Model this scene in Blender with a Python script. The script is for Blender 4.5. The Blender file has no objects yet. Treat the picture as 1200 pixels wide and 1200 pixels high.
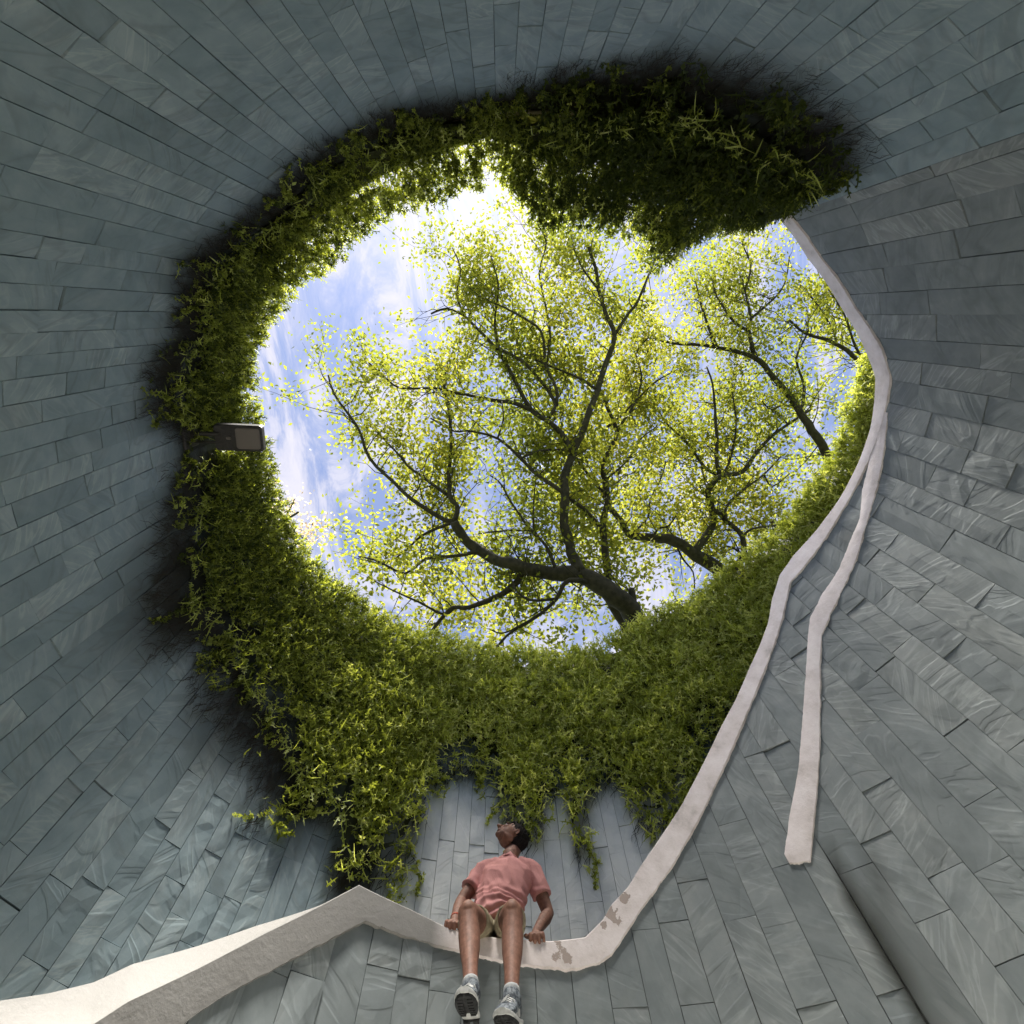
import bpy, math, random
import numpy as np
from mathutils import Vector, Matrix, noise

random.seed(7); rng = np.random.default_rng(11)
scene = bpy.context.scene
col = scene.collection
PI = math.pi; R_ = math.radians

# ------------------------------------------------------------------ camera, sky, sun, exposure
cam_d = bpy.data.cameras.new('camera'); cam = bpy.data.objects.new('camera', cam_d); col.objects.link(cam)
cam_d.sensor_width = 36; cam_d.lens = 18.0; cam_d.clip_start = .05; cam_d.clip_end = 3000
_M = Matrix(((0.9981526, 0.0607571, 0.0), (0.0567183, -0.9318, -0.3585134), (-0.0217822, 0.3578511, -0.9335246)))
_M = Matrix([Vector(r).normalized() for r in _M])
cam.matrix_world = Matrix.Translation((0, 0, 1.0)) @ _M.to_4x4()
scene.camera = cam

SUN_EL, SUN_AZ = R_(75), R_(-94)       # azimuth measured from +X towards +Y: behind and above the camera
sun_dir = Vector((math.cos(SUN_EL)*math.cos(SUN_AZ), math.cos(SUN_EL)*math.sin(SUN_AZ), math.sin(SUN_EL)))
sd = bpy.data.lights.new('sun', 'SUN'); sd.energy = 5.0; sd.angle = R_(11); sd.color = (1, .96, .88)
so = bpy.data.objects.new('sun', sd); col.objects.link(so)
so.rotation_euler = sun_dir.to_track_quat('Z', 'Y').to_euler(); so.location = (0, 0, 60)

w = bpy.data.worlds.new('World'); scene.world = w; w.use_nodes = True
nt = w.node_tree; nt.nodes.clear()
def N(t, typ, **kw):
    n = t.nodes.new(typ)
    for k, v in kw.items():
        if k.startswith('i_'):
            key = k[2:]
            key = int(key) if key.isdigit() else key.replace('_', ' ')
            n.inputs[key].default_value = v
        else: setattr(n, k, v)
    return n
def ramp(t, fac, stops, interp='LINEAR'):
    n = t.nodes.new('ShaderNodeValToRGB'); cr = n.color_ramp; cr.interpolation = interp
    while len(cr.elements) < len(stops): cr.elements.new(.5)
    for e, (p, c) in zip(cr.elements, stops):
        e.position = p; e.color = c if len(c) == 4 else (*c, 1)
    if fac is not None: t.links.new(fac, n.inputs[0])
    return n
def mixc(t, fac, a, b, blend='MIX'):
    n = t.nodes.new('ShaderNodeMix'); n.data_type = 'RGBA'; n.blend_type = blend
    for s, v in ((0, fac), (6, a), (7, b)):
        if isinstance(v, bpy.types.NodeSocket): t.links.new(v, n.inputs[s])
        else: n.inputs[s].default_value = v if s == 0 else (*v, 1) if len(v) == 3 else v
    return n.outputs[2]
def math_(t, op, a, b=None, c=None, clamp=False):
    n = t.nodes.new('ShaderNodeMath'); n.operation = op; n.use_clamp = clamp
    for i, v in enumerate((a, b, c)):
        if v is None: continue
        if isinstance(v, bpy.types.NodeSocket): t.links.new(v, n.inputs[i])
        else: n.inputs[i].default_value = v
    return n.outputs[0]
SKY_STRENGTH = .05
sky = N(nt, 'ShaderNodeTexSky', sky_type='NISHITA', sun_disc=False, sun_elevation=SUN_EL, sun_rotation=PI/2 - SUN_AZ, air_density=1.0, dust_density=.4, ozone_density=1.0, altitude=20)
tc = N(nt, 'ShaderNodeTexCoord')
sep = N(nt, 'ShaderNodeSeparateXYZ'); nt.links.new(tc.outputs['Generated'], sep.inputs[0])
zc = math_(nt, 'MAXIMUM', sep.outputs[2], .08)
cx = math_(nt, 'DIVIDE', sep.outputs[0], zc); cy = math_(nt, 'DIVIDE', sep.outputs[1], zc)
comb = N(nt, 'ShaderNodeCombineXYZ'); nt.links.new(cx, comb.inputs[0]); nt.links.new(cy, comb.inputs[1])
mp = N(nt, 'ShaderNodeMapping'); mp.inputs['Rotation'].default_value = (0, 0, R_(28)); mp.inputs['Scale'].default_value = (3.4, 1.15, 1); mp.inputs['Location'].default_value = (.35, .2, 0)
nt.links.new(comb.outputs[0], mp.inputs[0])
nz = N(nt, 'ShaderNodeTexNoise', i_Scale=2.2, i_Detail=10.0, i_Roughness=.66, i_Distortion=1.3); nt.links.new(mp.outputs[0], nz.inputs[0])
nz2 = N(nt, 'ShaderNodeTexNoise', i_Scale=.9, i_Detail=4.0, i_Roughness=.5); nt.links.new(comb.outputs[0], nz2.inputs[0])
cl = math_(nt, 'ADD', math_(nt, 'MULTIPLY', nz.outputs[0], .7), math_(nt, 'MULTIPLY', nz2.outputs[0], .45))
# thin cloud is brighter towards the sun
dotn = N(nt, 'ShaderNodeVectorMath', operation='DOT_PRODUCT'); nt.links.new(tc.outputs['Generated'], dotn.inputs[0]); dotn.inputs[1].default_value = tuple(sun_dir)
near = math_(nt, 'POWER', math_(nt, 'MAXIMUM', dotn.outputs['Value'], 0.0), 14.0)
cl = math_(nt, 'ADD', cl, math_(nt, 'MULTIPLY', near, .0))
cm = ramp(nt, cl, [(.49, (0, 0, 0)), (.55, (.25, .25, .25)), (.60, (.7, .7, .7)), (.68, (1, 1, 1))])
skc = mixc(nt, 1.0, sky.outputs[0], (.70, .78, .95), 'MULTIPLY')
cloudc = mixc(nt, near, (3.9, 3.85, 4.4), (4.9, 4.7, 5.1))
skyc = mixc(nt, cm.outputs[0], mixc(nt, .20, skc, cloudc), cloudc)
bg = N(nt, 'ShaderNodeBackground', i_Strength=SKY_STRENGTH); nt.links.new(skyc, bg.inputs[0])
wo = N(nt, 'ShaderNodeOutputWorld'); nt.links.new(bg.outputs[0], wo.inputs[0])
vs = scene.view_settings; vs.view_transform = 'Standard'; vs.look = 'None'; vs.gamma = 1; vs.exposure = 2.2; vs.use_curve_mapping = False
scene.cycles.max_bounces = 12; scene.cycles.diffuse_bounces = 7; scene.cycles.transmission_bounces = 6

# ------------------------------------------------------------------ helpers
def tag(o, label=None, cat=None, group=None, kind=None):
    if label: o['label'] = label
    if cat: o['category'] = cat
    if group: o['group'] = group
    if kind: o['kind'] = kind
    return o
def link(name, me, mats=None, parent=None, smooth=False):
    o = bpy.data.objects.new(name, me); col.objects.link(o)
    for m in (mats if isinstance(mats, (list, tuple)) else [mats] if mats else []): me.materials.append(m)
    if parent: o.parent = parent
    if smooth: me.shade_smooth()
    return o
def mesh(name, V, F, mats=None, parent=None, smooth=False):
    me = bpy.data.meshes.new(name); me.from_pydata([tuple(v) for v in V], [], F); me.update()
    return link(name, me, mats, parent, smooth)
def fast_mesh(name, V, Fi, k, mats=None, parent=None, smooth=False, attrs=None, kind=None):
    """V (n,3) array, Fi (m,k) int array of faces with k corners each"""
    me = bpy.data.meshes.new(name); n = len(V); m = len(Fi)
    me.vertices.add(n); me.vertices.foreach_set('co', np.ascontiguousarray(V, np.float32).ravel())
    me.loops.add(m*k); me.loops.foreach_set('vertex_index', np.ascontiguousarray(Fi, np.int32).ravel())
    me.polygons.add(m); me.polygons.foreach_set('loop_start', np.arange(m, dtype=np.int32)*k)
    me.polygons.foreach_set('loop_total', np.full(m, k, np.int32))
    me.update(calc_edges=True)
    for nm, a in (attrs or {}).items():
        at = me.attributes.new(nm, 'FLOAT', 'POINT'); at.data.foreach_set('value', np.ascontiguousarray(a, np.float32))
    o = link(name, me, mats, parent, smooth)
    if kind: o['kind'] = kind
    return o
def empty(name, loc=(0, 0, 0)):
    o = bpy.data.objects.new(name, None); col.objects.link(o); o.location = loc; o.empty_display_size = .1; return o
def sm(e0, e1, x):
    t = np.clip((x - e0)/(e1 - e0), 0, 1); return t*t*(3 - 2*t)

# ------------------------------------------------------------------ plan of the spiral shaft (metres)
CX, CY = .44, 1.32
RIM = 6.5
IN = [(195, 2.5), (180, 2.42), (150, 2.32), (120, 2.15), (90, 2.08), (60, 2.2), (30, 2.45), (0, 2.85), (-20, 3.0), (-42, 3.06)]
OUT = [(-42, 3.06), (-60, 3.0), (-90, 3.0), (-120, 3.12), (-150, 3.38), (-180, 3.45), (-210, 3.42), (-225, 3.35), (-270, 3.2), (-300, 3.12), (-330, 3.35), (-350, 3.62), (-375, 3.8), (-402, 3.75)]
def tabf(tab):
    tab = sorted(tab); xs = np.array([t[0] for t in tab], float); ys = np.array([t[1] for t in tab], float)
    return lambda a: np.interp(a, xs, ys)
_in, _out = tabf(IN), tabf(OUT)
def Rin(a): return sum(_in(np.asarray(a, float) + k) for k in np.linspace(-12, 12, 9))/9
def Rout(a): return sum(_out(np.asarray(a, float) + k) for k in np.linspace(-12, 12, 9))/9
def P(a, r, z):
    t = math.radians(a); return (CX + r*math.cos(t), CY + r*math.sin(t), z)
UP = tabf([(200, .95), (180, 1.3), (158, 1.99), (154.9, 2.1), (152.5, 2.22), (147.3, 2.41), (141.6, 2.63), (137.9, 2.76), (131.1, 3.0), (122.5, 2.95), (116.9, 2.9), (111.5, 2.88), (100, 2.88), (94.6, 2.9), (91.3, 2.99), (89.5, 3.07), (86, 3.17), (83, 3.29), (77.7, 3.48), (71.9, 3.69), (65.6, 3.95), (58.6, 4.24), (53.4, 4.43), (47.7, 4.66), (42.6, 4.85), (38.3, 5.02), (34, 5.25), (29.2, 5.44), (24.3, 5.51), (7.5, 5.53), (-3.8, 5.56), (-12.4, 5.64), (-17.9, 5.83), (-23.8, 6.08), (-33.7, 6.4), (-42, 6.5)])
LO = tabf([(200, .65), (180, 1.03), (158, 1.75), (146.5, 2.22), (142.8, 2.38), (135.7, 2.62), (129.1, 2.83), (123.1, 2.81), (114, 2.79), (106.2, 2.76), (97.2, 2.74), (93.1, 2.77), (90.9, 2.82), (85.4, 3.04), (77.7, 3.29), (69.5, 3.6), (57.6, 4.09), (48.6, 4.46), (39.7, 4.81), (35.2, 5.0), (28.9, 5.29), (21, 5.35), (11.9, 5.43), (3.8, 5.46), (-4, 5.46), (-12.8, 5.48), (-17.4, 5.61), (-23.8, 5.91), (-33.3, 6.22), (-42, 6.36)])
S_HI = tabf([(-7, 5.5), (-3.9, 5.5), (1.8, 5.4), (6.6, 5.32), (11.4, 5.15), (15.9, 5.07), (21, 4.95), (26.7, 4.87), (31.3, 4.76), (34.5, 4.59), (38, 4.38), (40.9, 4.21), (50.3, 3.65), (55.8, 3.37), (59.4, 3.17)])
S_LO = tabf([(-7.2, 5.43), (-3.3, 5.37), (3.9, 5.24), (8.6, 5.15), (13.2, 5.05), (17.4, 4.93), (27.7, 4.7), (32.2, 4.57), (36.4, 4.33), (40.4, 4.07), (46.6, 3.68), (52.4, 3.35), (56.5, 3.12), (59.6, 3.15)])
ZLOW = tabf([(-43, 6.5), (-44.5, 5.6), (-45.6, 5.42), (-53.2, 5.3), (-59.7, 5.34), (-65.2, 5.45), (-71.1, 5.52), (-76.4, 5.69), (-81.9, 5.89), (-89.3, 6.03), (-91.6, 6.24), (-99.9, 6.3), (-107.8, 6.2), (-113.5, 6.0), (-120.6, 6.02), (-127, 5.92), (-136, 5.98), (-142.2, 5.72), (-146, 5.52), (-150.7, 5.6), (-156.7, 5.75), (-160, 5.5), (-166.9, 5.42), (-171.1, 5.7), (-174.5, 5.75), (-178.4, 5.7), (-186.7, 5.3), (-190.4, 5.0), (-196.2, 4.75), (-200.4, 5.0), (-206.3, 4.8), (-214.5, 4.62), (-219.6, 4.4), (-225.3, 4.14), (-230.8, 4.2), (-232.5, 3.86), (-234.5, 3.72), (-238, 3.8), (-243.2, 4.0), (-244.8, 4.9), (-249.9, 5.0), (-256, 4.95), (-257.2, 4.5), (-261.8, 4.3), (-264, 4.45), (-265, 4.85), (-268, 4.85), (-269, 4.2), (-271.3, 4.15), (-272.3, 4.8), (-278.4, 4.85), (-280, 4.35), (-283.6, 4.24), (-287.2, 4.29), (-295, 4.85), (-302, 5.1), (-315, 5.15), (-330, 5.0), (-345, 5.1), (-375, 5.3)])
THK = tabf([(-42.3, .03), (-46.5, .25), (-51.5, .47), (-53.4, .74), (-55.8, .88), (-62.8, .76), (-72.1, .73), (-80.3, .79), (-88.6, .71), (-95.6, .46), (-105.8, .42), (-120, .39), (-134.7, .41), (-142.4, .33), (-148.9, .25), (-159.4, .15), (-171.8, .21), (-187.6, .3), (-202.2, .22), (-212.8, .35), (-226.4, .28), (-236.1, .43), (-258.8, .39), (-267.7, .41), (-281.1, .33), (-291.4, .45), (-315.8, .42), (-336.2, .42), (-362.6, .34), (-375, .2)])

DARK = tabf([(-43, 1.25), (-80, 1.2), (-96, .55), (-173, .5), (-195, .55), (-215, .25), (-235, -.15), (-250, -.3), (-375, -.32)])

# ------------------------------------------------------------------ materials
def mat(name):
    m = bpy.data.materials.new(name); m.use_nodes = True; t = m.node_tree; t.nodes.clear()
    out = N(t, 'ShaderNodeOutputMaterial'); b = N(t, 'ShaderNodeBsdfPrincipled'); t.links.new(b.outputs[0], out.inputs[0])
    return m, t, b, out
def attr(t, n):
    a = t.nodes.new('ShaderNodeAttribute'); a.attribute_name = n; return a
def bump(t, b, h, strength=.4, dist=.01):
    n = N(t, 'ShaderNodeBump', i_Strength=strength, i_Distance=dist); t.links.new(h, n.inputs['Height']); t.links.new(n.outputs[0], b.inputs['Normal'])

def slate_material(name, b1, b2, b3):
    m, t, b, out = mat(name); bl = attr(t, 'skylight')
    uv = attr(t, 'pos2'); rnd = attr(t, 'rnd'); st = attr(t, 'shade_wet')
    v = uv.outputs['Vector']
    def noise_(scale, det=4.0, rough=.55, dist=0.0, sc=(1, 1, 1), rot=0.0):
        mp = N(t, 'ShaderNodeMapping'); mp.inputs['Scale'].default_value = sc; mp.inputs['Rotation'].default_value = (0, 0, rot)
        t.links.new(v, mp.inputs[0])
        n = N(t, 'ShaderNodeTexNoise', i_Scale=scale, i_Detail=det, i_Roughness=rough, i_Distortion=dist); t.links.new(mp.outputs[0], n.inputs[0]); return n.outputs[0]
    veins = noise_(2.4, 4.0, .5, 1.6, (.55, 2.6, 1))
    sheets = noise_(2.0, 3.0, .45, .9, (.6, 1.7, 1), .5)
    grain = noise_(60.0, 5.0, .7)
    blotch = noise_(4.0, 4.0, .6, .4)
    # thin cleft ridges: folded noise
    fold = math_(t, 'ABSOLUTE', math_(t, 'SUBTRACT', sheets, .5))
    ridge = math_(t, 'SUBTRACT', 1.0, math_(t, 'MULTIPLY', fold, 26.0), clamp=True)
    foldv = math_(t, 'ABSOLUTE', math_(t, 'SUBTRACT', veins, .52))
    streak = math_(t, 'SUBTRACT', 1.0, math_(t, 'MULTIPLY', foldv, 24.0), clamp=True)
    base = ramp(t, blotch, [(.25, b1), (.5, b2), (.75, b3)]).outputs[0]
    tint = ramp(t, rnd.outputs['Fac'], [(0, (.84, .87, .88)), (.35, (.94, .97, .98)), (.7, (1.01, 1.02, 1.02)), (1, (1.09, 1.09, 1.07))]).outputs[0]
    c = mixc(t, 1.0, base, tint, 'MULTIPLY')
    sk = math_(t, 'MULTIPLY', math_(t, 'POWER', rnd.outputs['Fac'], 1.6), .34)
    c = mixc(t, math_(t, 'MULTIPLY', streak, sk), c, (.50, .54, .53))
    c = mixc(t, math_(t, 'MULTIPLY', ridge, .30), c, (.12, .14, .14))
    rust = noise_(1.1, 5.0, .65)
    rf = math_(t, 'MULTIPLY', math_(t, 'SUBTRACT', rust, .66, clamp=True), 2.2, clamp=True)
    c = mixc(t, rf, c, (.32, .26, .19))
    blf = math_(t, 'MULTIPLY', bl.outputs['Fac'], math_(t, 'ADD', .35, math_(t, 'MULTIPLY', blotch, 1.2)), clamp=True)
    c = mixc(t, blf, c, (.74, .75, .72))  # pale patch of skylight painted into the tile colour
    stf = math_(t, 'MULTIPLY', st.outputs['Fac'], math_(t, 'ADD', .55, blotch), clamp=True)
    c = mixc(t, stf, c, (.022, .024, .018))  # dark fade round the creeper, painted in as shade, and the wet joint
    t.links.new(c, b.inputs['Base Color'])
    rgh = math_(t, 'ADD', .62, math_(t, 'MULTIPLY', blotch, .25)); t.links.new(rgh, b.inputs['Roughness'])
    b.inputs['Specular IOR Level'].default_value = .28
    step = ramp(t, sheets, [(.40, (0, 0, 0)), (.43, (.35, .35, .35)), (.52, (.4, .4, .4)), (.545, (.75, .75, .75)), (.62, (.8, .8, .8)), (.64, (1, 1, 1))]).outputs[0]
    h = math_(t, 'ADD', math_(t, 'ADD', math_(t, 'MULTIPLY', step, 1.0), math_(t, 'MULTIPLY', veins, .28)), math_(t, 'MULTIPLY', grain, .10))
    bump(t, b, h, .38, .012)
    return m
SLATE = slate_material('grey_cleft_slate', (.172, .19, .196), (.222, .242, .246), (.285, .30, .30))
SLATE_T = slate_material('blue_green_cleft_slate', (.185, .24, .262), (.24, .30, .322), (.305, .358, .375))

def simple(name, c1, c2, scale=20, rough=.7, bstr=.3, bd=.004, det=5.0, spec=.4, coords='Object', lo=.35, hi=.65):
    m, t, b, out = mat(name)
    tcn = N(t, 'ShaderNodeTexCoord'); n = N(t, 'ShaderNodeTexNoise', i_Scale=scale, i_Detail=det, i_Roughness=.6); t.links.new(tcn.outputs[coords], n.inputs[0])
    r = ramp(t, n.outputs[0], [(lo, c1), (hi, c2)]); t.links.new(r.outputs[0], b.inputs['Base Color'])
    b.inputs['Roughness'].default_value = rough; b.inputs['Specular IOR Level'].default_value = spec
    if bstr: bump(t, b, n.outputs[0], bstr, bd)
    return m
MORTAR = simple('joint_mortar', (.05, .055, .052), (.10, .10, .095), 30, .95)
FLOORM = simple('floor_concrete', (.50, .49, .46), (.60, .585, .55), 3, .85)
SOIL = simple('lawn_soil', (.06, .09, .03), (.10, .12, .045), 1.2, .95)

def plaster_material():
    m, t, b, out = mat('white_plaster')
    tcn = N(t, 'ShaderNodeTexCoord'); o = tcn.outputs['Object']
    n1 = N(t, 'ShaderNodeTexNoise', i_Scale=5.0, i_Detail=7.0, i_Roughness=.65); t.links.new(o, n1.inputs[0])
    n2 = N(t, 'ShaderNodeTexNoise', i_Scale=38.0, i_Detail=5.0, i_Roughness=.7); t.links.new(o, n2.inputs[0])
    n3 = N(t, 'ShaderNodeTexNoise', i_Scale=13.0, i_Detail=5.0, i_Roughness=.6); t.links.new(o, n3.inputs[0])
    c = ramp(t, n1.outputs[0], [(.25, (.46, .41, .38)), (.42, (.72, .64, .62)), (.55, (.81, .73, .72)), (.7, (.88, .81, .80))]).outputs[0]
    # grey unpainted render on the lower left limb of the coping
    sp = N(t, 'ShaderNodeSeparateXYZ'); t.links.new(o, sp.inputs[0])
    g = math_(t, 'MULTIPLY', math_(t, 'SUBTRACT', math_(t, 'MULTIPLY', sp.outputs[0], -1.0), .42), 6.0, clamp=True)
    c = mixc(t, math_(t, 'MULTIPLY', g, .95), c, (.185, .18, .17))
    sc = math_(t, 'MULTIPLY', math_(t, 'SUBTRACT', n2.outputs[0], .60, clamp=True), 2.5, clamp=True)
    c = mixc(t, sc, c, (.34, .31, .29))
    # patches where the paint has peeled off, at fixed places on the coping
    tot = None
    for (x, y, z, r) in [(.47, 3.43, 2.99, .075), (.53, 3.41, 3.09, .06), (.40, 3.41, 2.93, .045), (-.47, 3.24, 2.93, .10), (-.40, 3.28, 2.89, .07), (.10, 3.40, 2.79, .065), (.15, 3.39, 2.78, .05), (-.15, 3.37, 2.83, .022), (-.06, 3.37, 2.82, .02), (3.05, 1.92, 5.15, .035), (3.3, .6, 5.48, .03), (2.9, 2.4, 4.85, .03), (-1.1, 3.0, 2.6, .03)]:
        d = N(t, 'ShaderNodeVectorMath', operation='DISTANCE'); t.links.new(o, d.inputs[0]); d.inputs[1].default_value = (x, y, z)
        v = math_(t, 'SUBTRACT', 1.0, math_(t, 'DIVIDE', d.outputs['Value'], r*1.35))
        tot = v if tot is None else math_(t, 'MAXIMUM', tot, v)
    pk = math_(t, 'ADD', tot, math_(t, 'MULTIPLY', math_(t, 'SUBTRACT', n3.outputs[0], .5), 2.2))
    pk = math_(t, 'MULTIPLY', math_(t, 'SUBTRACT', pk, .38), 14.0, clamp=True)
    c = mixc(t, pk, c, (.40, .325, .29))
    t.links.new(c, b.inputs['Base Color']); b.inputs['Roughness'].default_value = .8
    h = math_(t, 'ADD', math_(t, 'MULTIPLY', n2.outputs[0], .35), math_(t, 'ADD', n1.outputs[0], math_(t, 'MULTIPLY', pk, -.6)))
    bump(t, b, h, .45, .012)
    return m
PLASTER = plaster_material()

def leaf_material(name, ramp_stops, trans=.35, transcol=None, rough=.5):
    m, t, b, out = mat(name)
    a = attr(t, 'tint'); r = ramp(t, a.outputs['Fac'], ramp_stops)
    t.links.new(r.outputs[0], b.inputs['Base Color']); b.inputs['Roughness'].default_value = rough; b.inputs['Specular IOR Level'].default_value = .3
    tr = N(t, 'ShaderNodeBsdfTranslucent'); tcg = mixc(t, 1.0, r.outputs[0], transcol or (1.6, 1.5, .6), 'MULTIPLY'); t.links.new(tcg, tr.inputs[0])
    mx = N(t, 'ShaderNodeMixShader', i_0=trans); t.links.new(b.outputs[0], mx.inputs[1]); t.links.new(tr.outputs[0], mx.inputs[2]); t.links.new(mx.outputs[0], out.inputs[0])
    return m
FIG = leaf_material('creeper_leaf', [(0, (.05, .07, .014)), (.3, (.21, .25, .045)), (.65, (.45, .51, .12)), (1, (.70, .73, .38))], .4)
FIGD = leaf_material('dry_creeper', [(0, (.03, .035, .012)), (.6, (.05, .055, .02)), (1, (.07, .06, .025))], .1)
LEAF = leaf_material('tree_leaf', [(0, (.08, .105, .022)), (.4, (.135, .155, .028)), (.75, (.195, .20, .035)), (1, (.32, .28, .055))], .68, (1.5, 1.45, .8))
LEAFP = leaf_material('pale_leaf', [(0, (.28, .22, .12)), (.5, (.42, .33, .2)), (1, (.6, .5, .38))], .6, (1.3, 1.2, 1.1))
BARK = simple('tree_bark', (.014, .012, .010), (.040, .033, .026), 9, .95, .8, .03)
ROOTM = simple('root_fibre', (.012, .010, .007), (.035, .028, .018), 30, .95, 0)

# ------------------------------------------------------------------ ground, floor, stair
def annulus(name, rf, r1, z, m, a0, a1, n=96):
    V = []; F = []
    for i in range(n + 1):
        a = a0 + (a1 - a0)*i/n
        V.append(P(a, rf(a), z(a) if callable(z) else z)); V.append(P(a, r1(a) if callable(r1) else r1, z(a) if callable(z) else z))
    for i in range(n): F.append((2*i, 2*i + 1, 2*i + 3, 2*i + 2))
    o = mesh(name, V, F, m); tag(o, kind='structure'); return o
annulus('ground', lambda a: float(Rout(a)) + .28, 900, 6.32, SOIL, -15, -375)
n = 64
mesh('floor', [(CX, CY, 0)] + [(CX + 4.6*math.cos(2*PI*i/n), CY + 4.6*math.sin(2*PI*i/n), 0) for i in range(n)], [(0, 1 + i, 1 + (i + 1) % n) for i in range(n)], FLOORM)['kind'] = 'structure'
# spiral stair between the parapet and the outer wall
V = []; F = []
na = 26
for i in range(na):
    a0 = 196 - i*9.0; a1 = a0 - 9.0
    zt = float(max(.16, UP(a0) - .95)) if a0 > 95 else 2.0 + (95 - a0)*.028
    zt = round(zt/.16)*.16
    ring = []
    for a in (a0, a0 - 4.5, a1):
        ri = float(Rin(a)) + .27; ro = float(Rout(a - 360)) - .01
        if ro < ri + .05: ro = ri + .05
        ring += [P(a, ri, zt), P(a, ro, zt), P(a, ri, 0.0), P(a, ro, 0.0)]
    b = len(V); V += ring
    for k in (0, 4): F += [(b + k, b + k + 1, b + k + 5, b + k + 4), (b + k, b + k + 4, b + k + 6, b + k + 2)]
    F += [(b, b + 2, b + 3, b + 1), (b + 8, b + 9, b + 11, b + 10)]
mesh('stair_steps', V, F, FLOORM)['kind'] = 'structure'

# ------------------------------------------------------------------ walls
def wall_core(name, Rf, a0, a1, top, thick, step=3.0):
    n = int(abs(a1 - a0)/step); V = []; F = []
    for i in range(n + 1):
        a = a0 + (a1 - a0)*i/n; r = float(Rf(a)); z = float(top(a)) if callable(top) else top
        V += [P(a, r, 0), P(a, r, z), P(a, r + thick, z), P(a, r + thick, 0)]
    for i in range(n):
        b = 4*i
        F += [(b, b + 4, b + 5, b + 1), (b + 1, b + 5, b + 6, b + 2), (b + 2, b + 6, b + 7, b + 3)]
    F += [(0, 1, 2, 3), (4*n + 3, 4*n + 2, 4*n + 1, 4*n)]
    return mesh(name, V, F, MORTAR)

camM = cam.matrix_world.inverted()
def proj(p):
    v = camM @ Vector(p)
    if v.z > -.05: return None
    return (512 + 512*v.x/-v.z, 512 - 512*v.y/-v.z)

def shade_and_wet(a, z, outer):
    """dark fade painted into the slate as shade around the creeper's hanging edge, and the wet joint at lower right"""
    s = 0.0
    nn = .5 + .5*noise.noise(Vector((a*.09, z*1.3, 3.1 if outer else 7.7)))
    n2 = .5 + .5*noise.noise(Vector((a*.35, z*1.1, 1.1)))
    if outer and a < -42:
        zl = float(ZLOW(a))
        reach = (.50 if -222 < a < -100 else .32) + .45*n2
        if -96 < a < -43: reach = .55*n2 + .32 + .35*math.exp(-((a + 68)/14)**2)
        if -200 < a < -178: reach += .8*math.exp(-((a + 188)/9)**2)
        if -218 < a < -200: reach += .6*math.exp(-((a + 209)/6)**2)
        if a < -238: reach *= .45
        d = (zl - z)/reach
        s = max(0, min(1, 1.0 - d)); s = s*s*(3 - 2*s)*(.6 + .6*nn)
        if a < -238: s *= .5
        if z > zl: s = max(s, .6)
    if not outer:
        # water line that runs down one open joint
        q = abs(a - 54.0)/(.35 + .5*n2); v = max(0, min(1, (3.06 - z)/.06))
        s = max(s, v*max(0, 1 - q*q)*.9)
        for (pa, pz, ra, rz, k) in ((48.2, 2.93, 1.2, .1, .7), (52.9, 2.66, 1.0, .1, .6), (15, 5.1, 4, .06, .5), (30, 4.6, 2, .08, .5)):
            q = ((a - pa)/ra)**2 + ((z - pz)/rz)**2
            s = max(s, k*max(0, 1 - q*(.6 + .8*nn)))
    return min(1, s)

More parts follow.
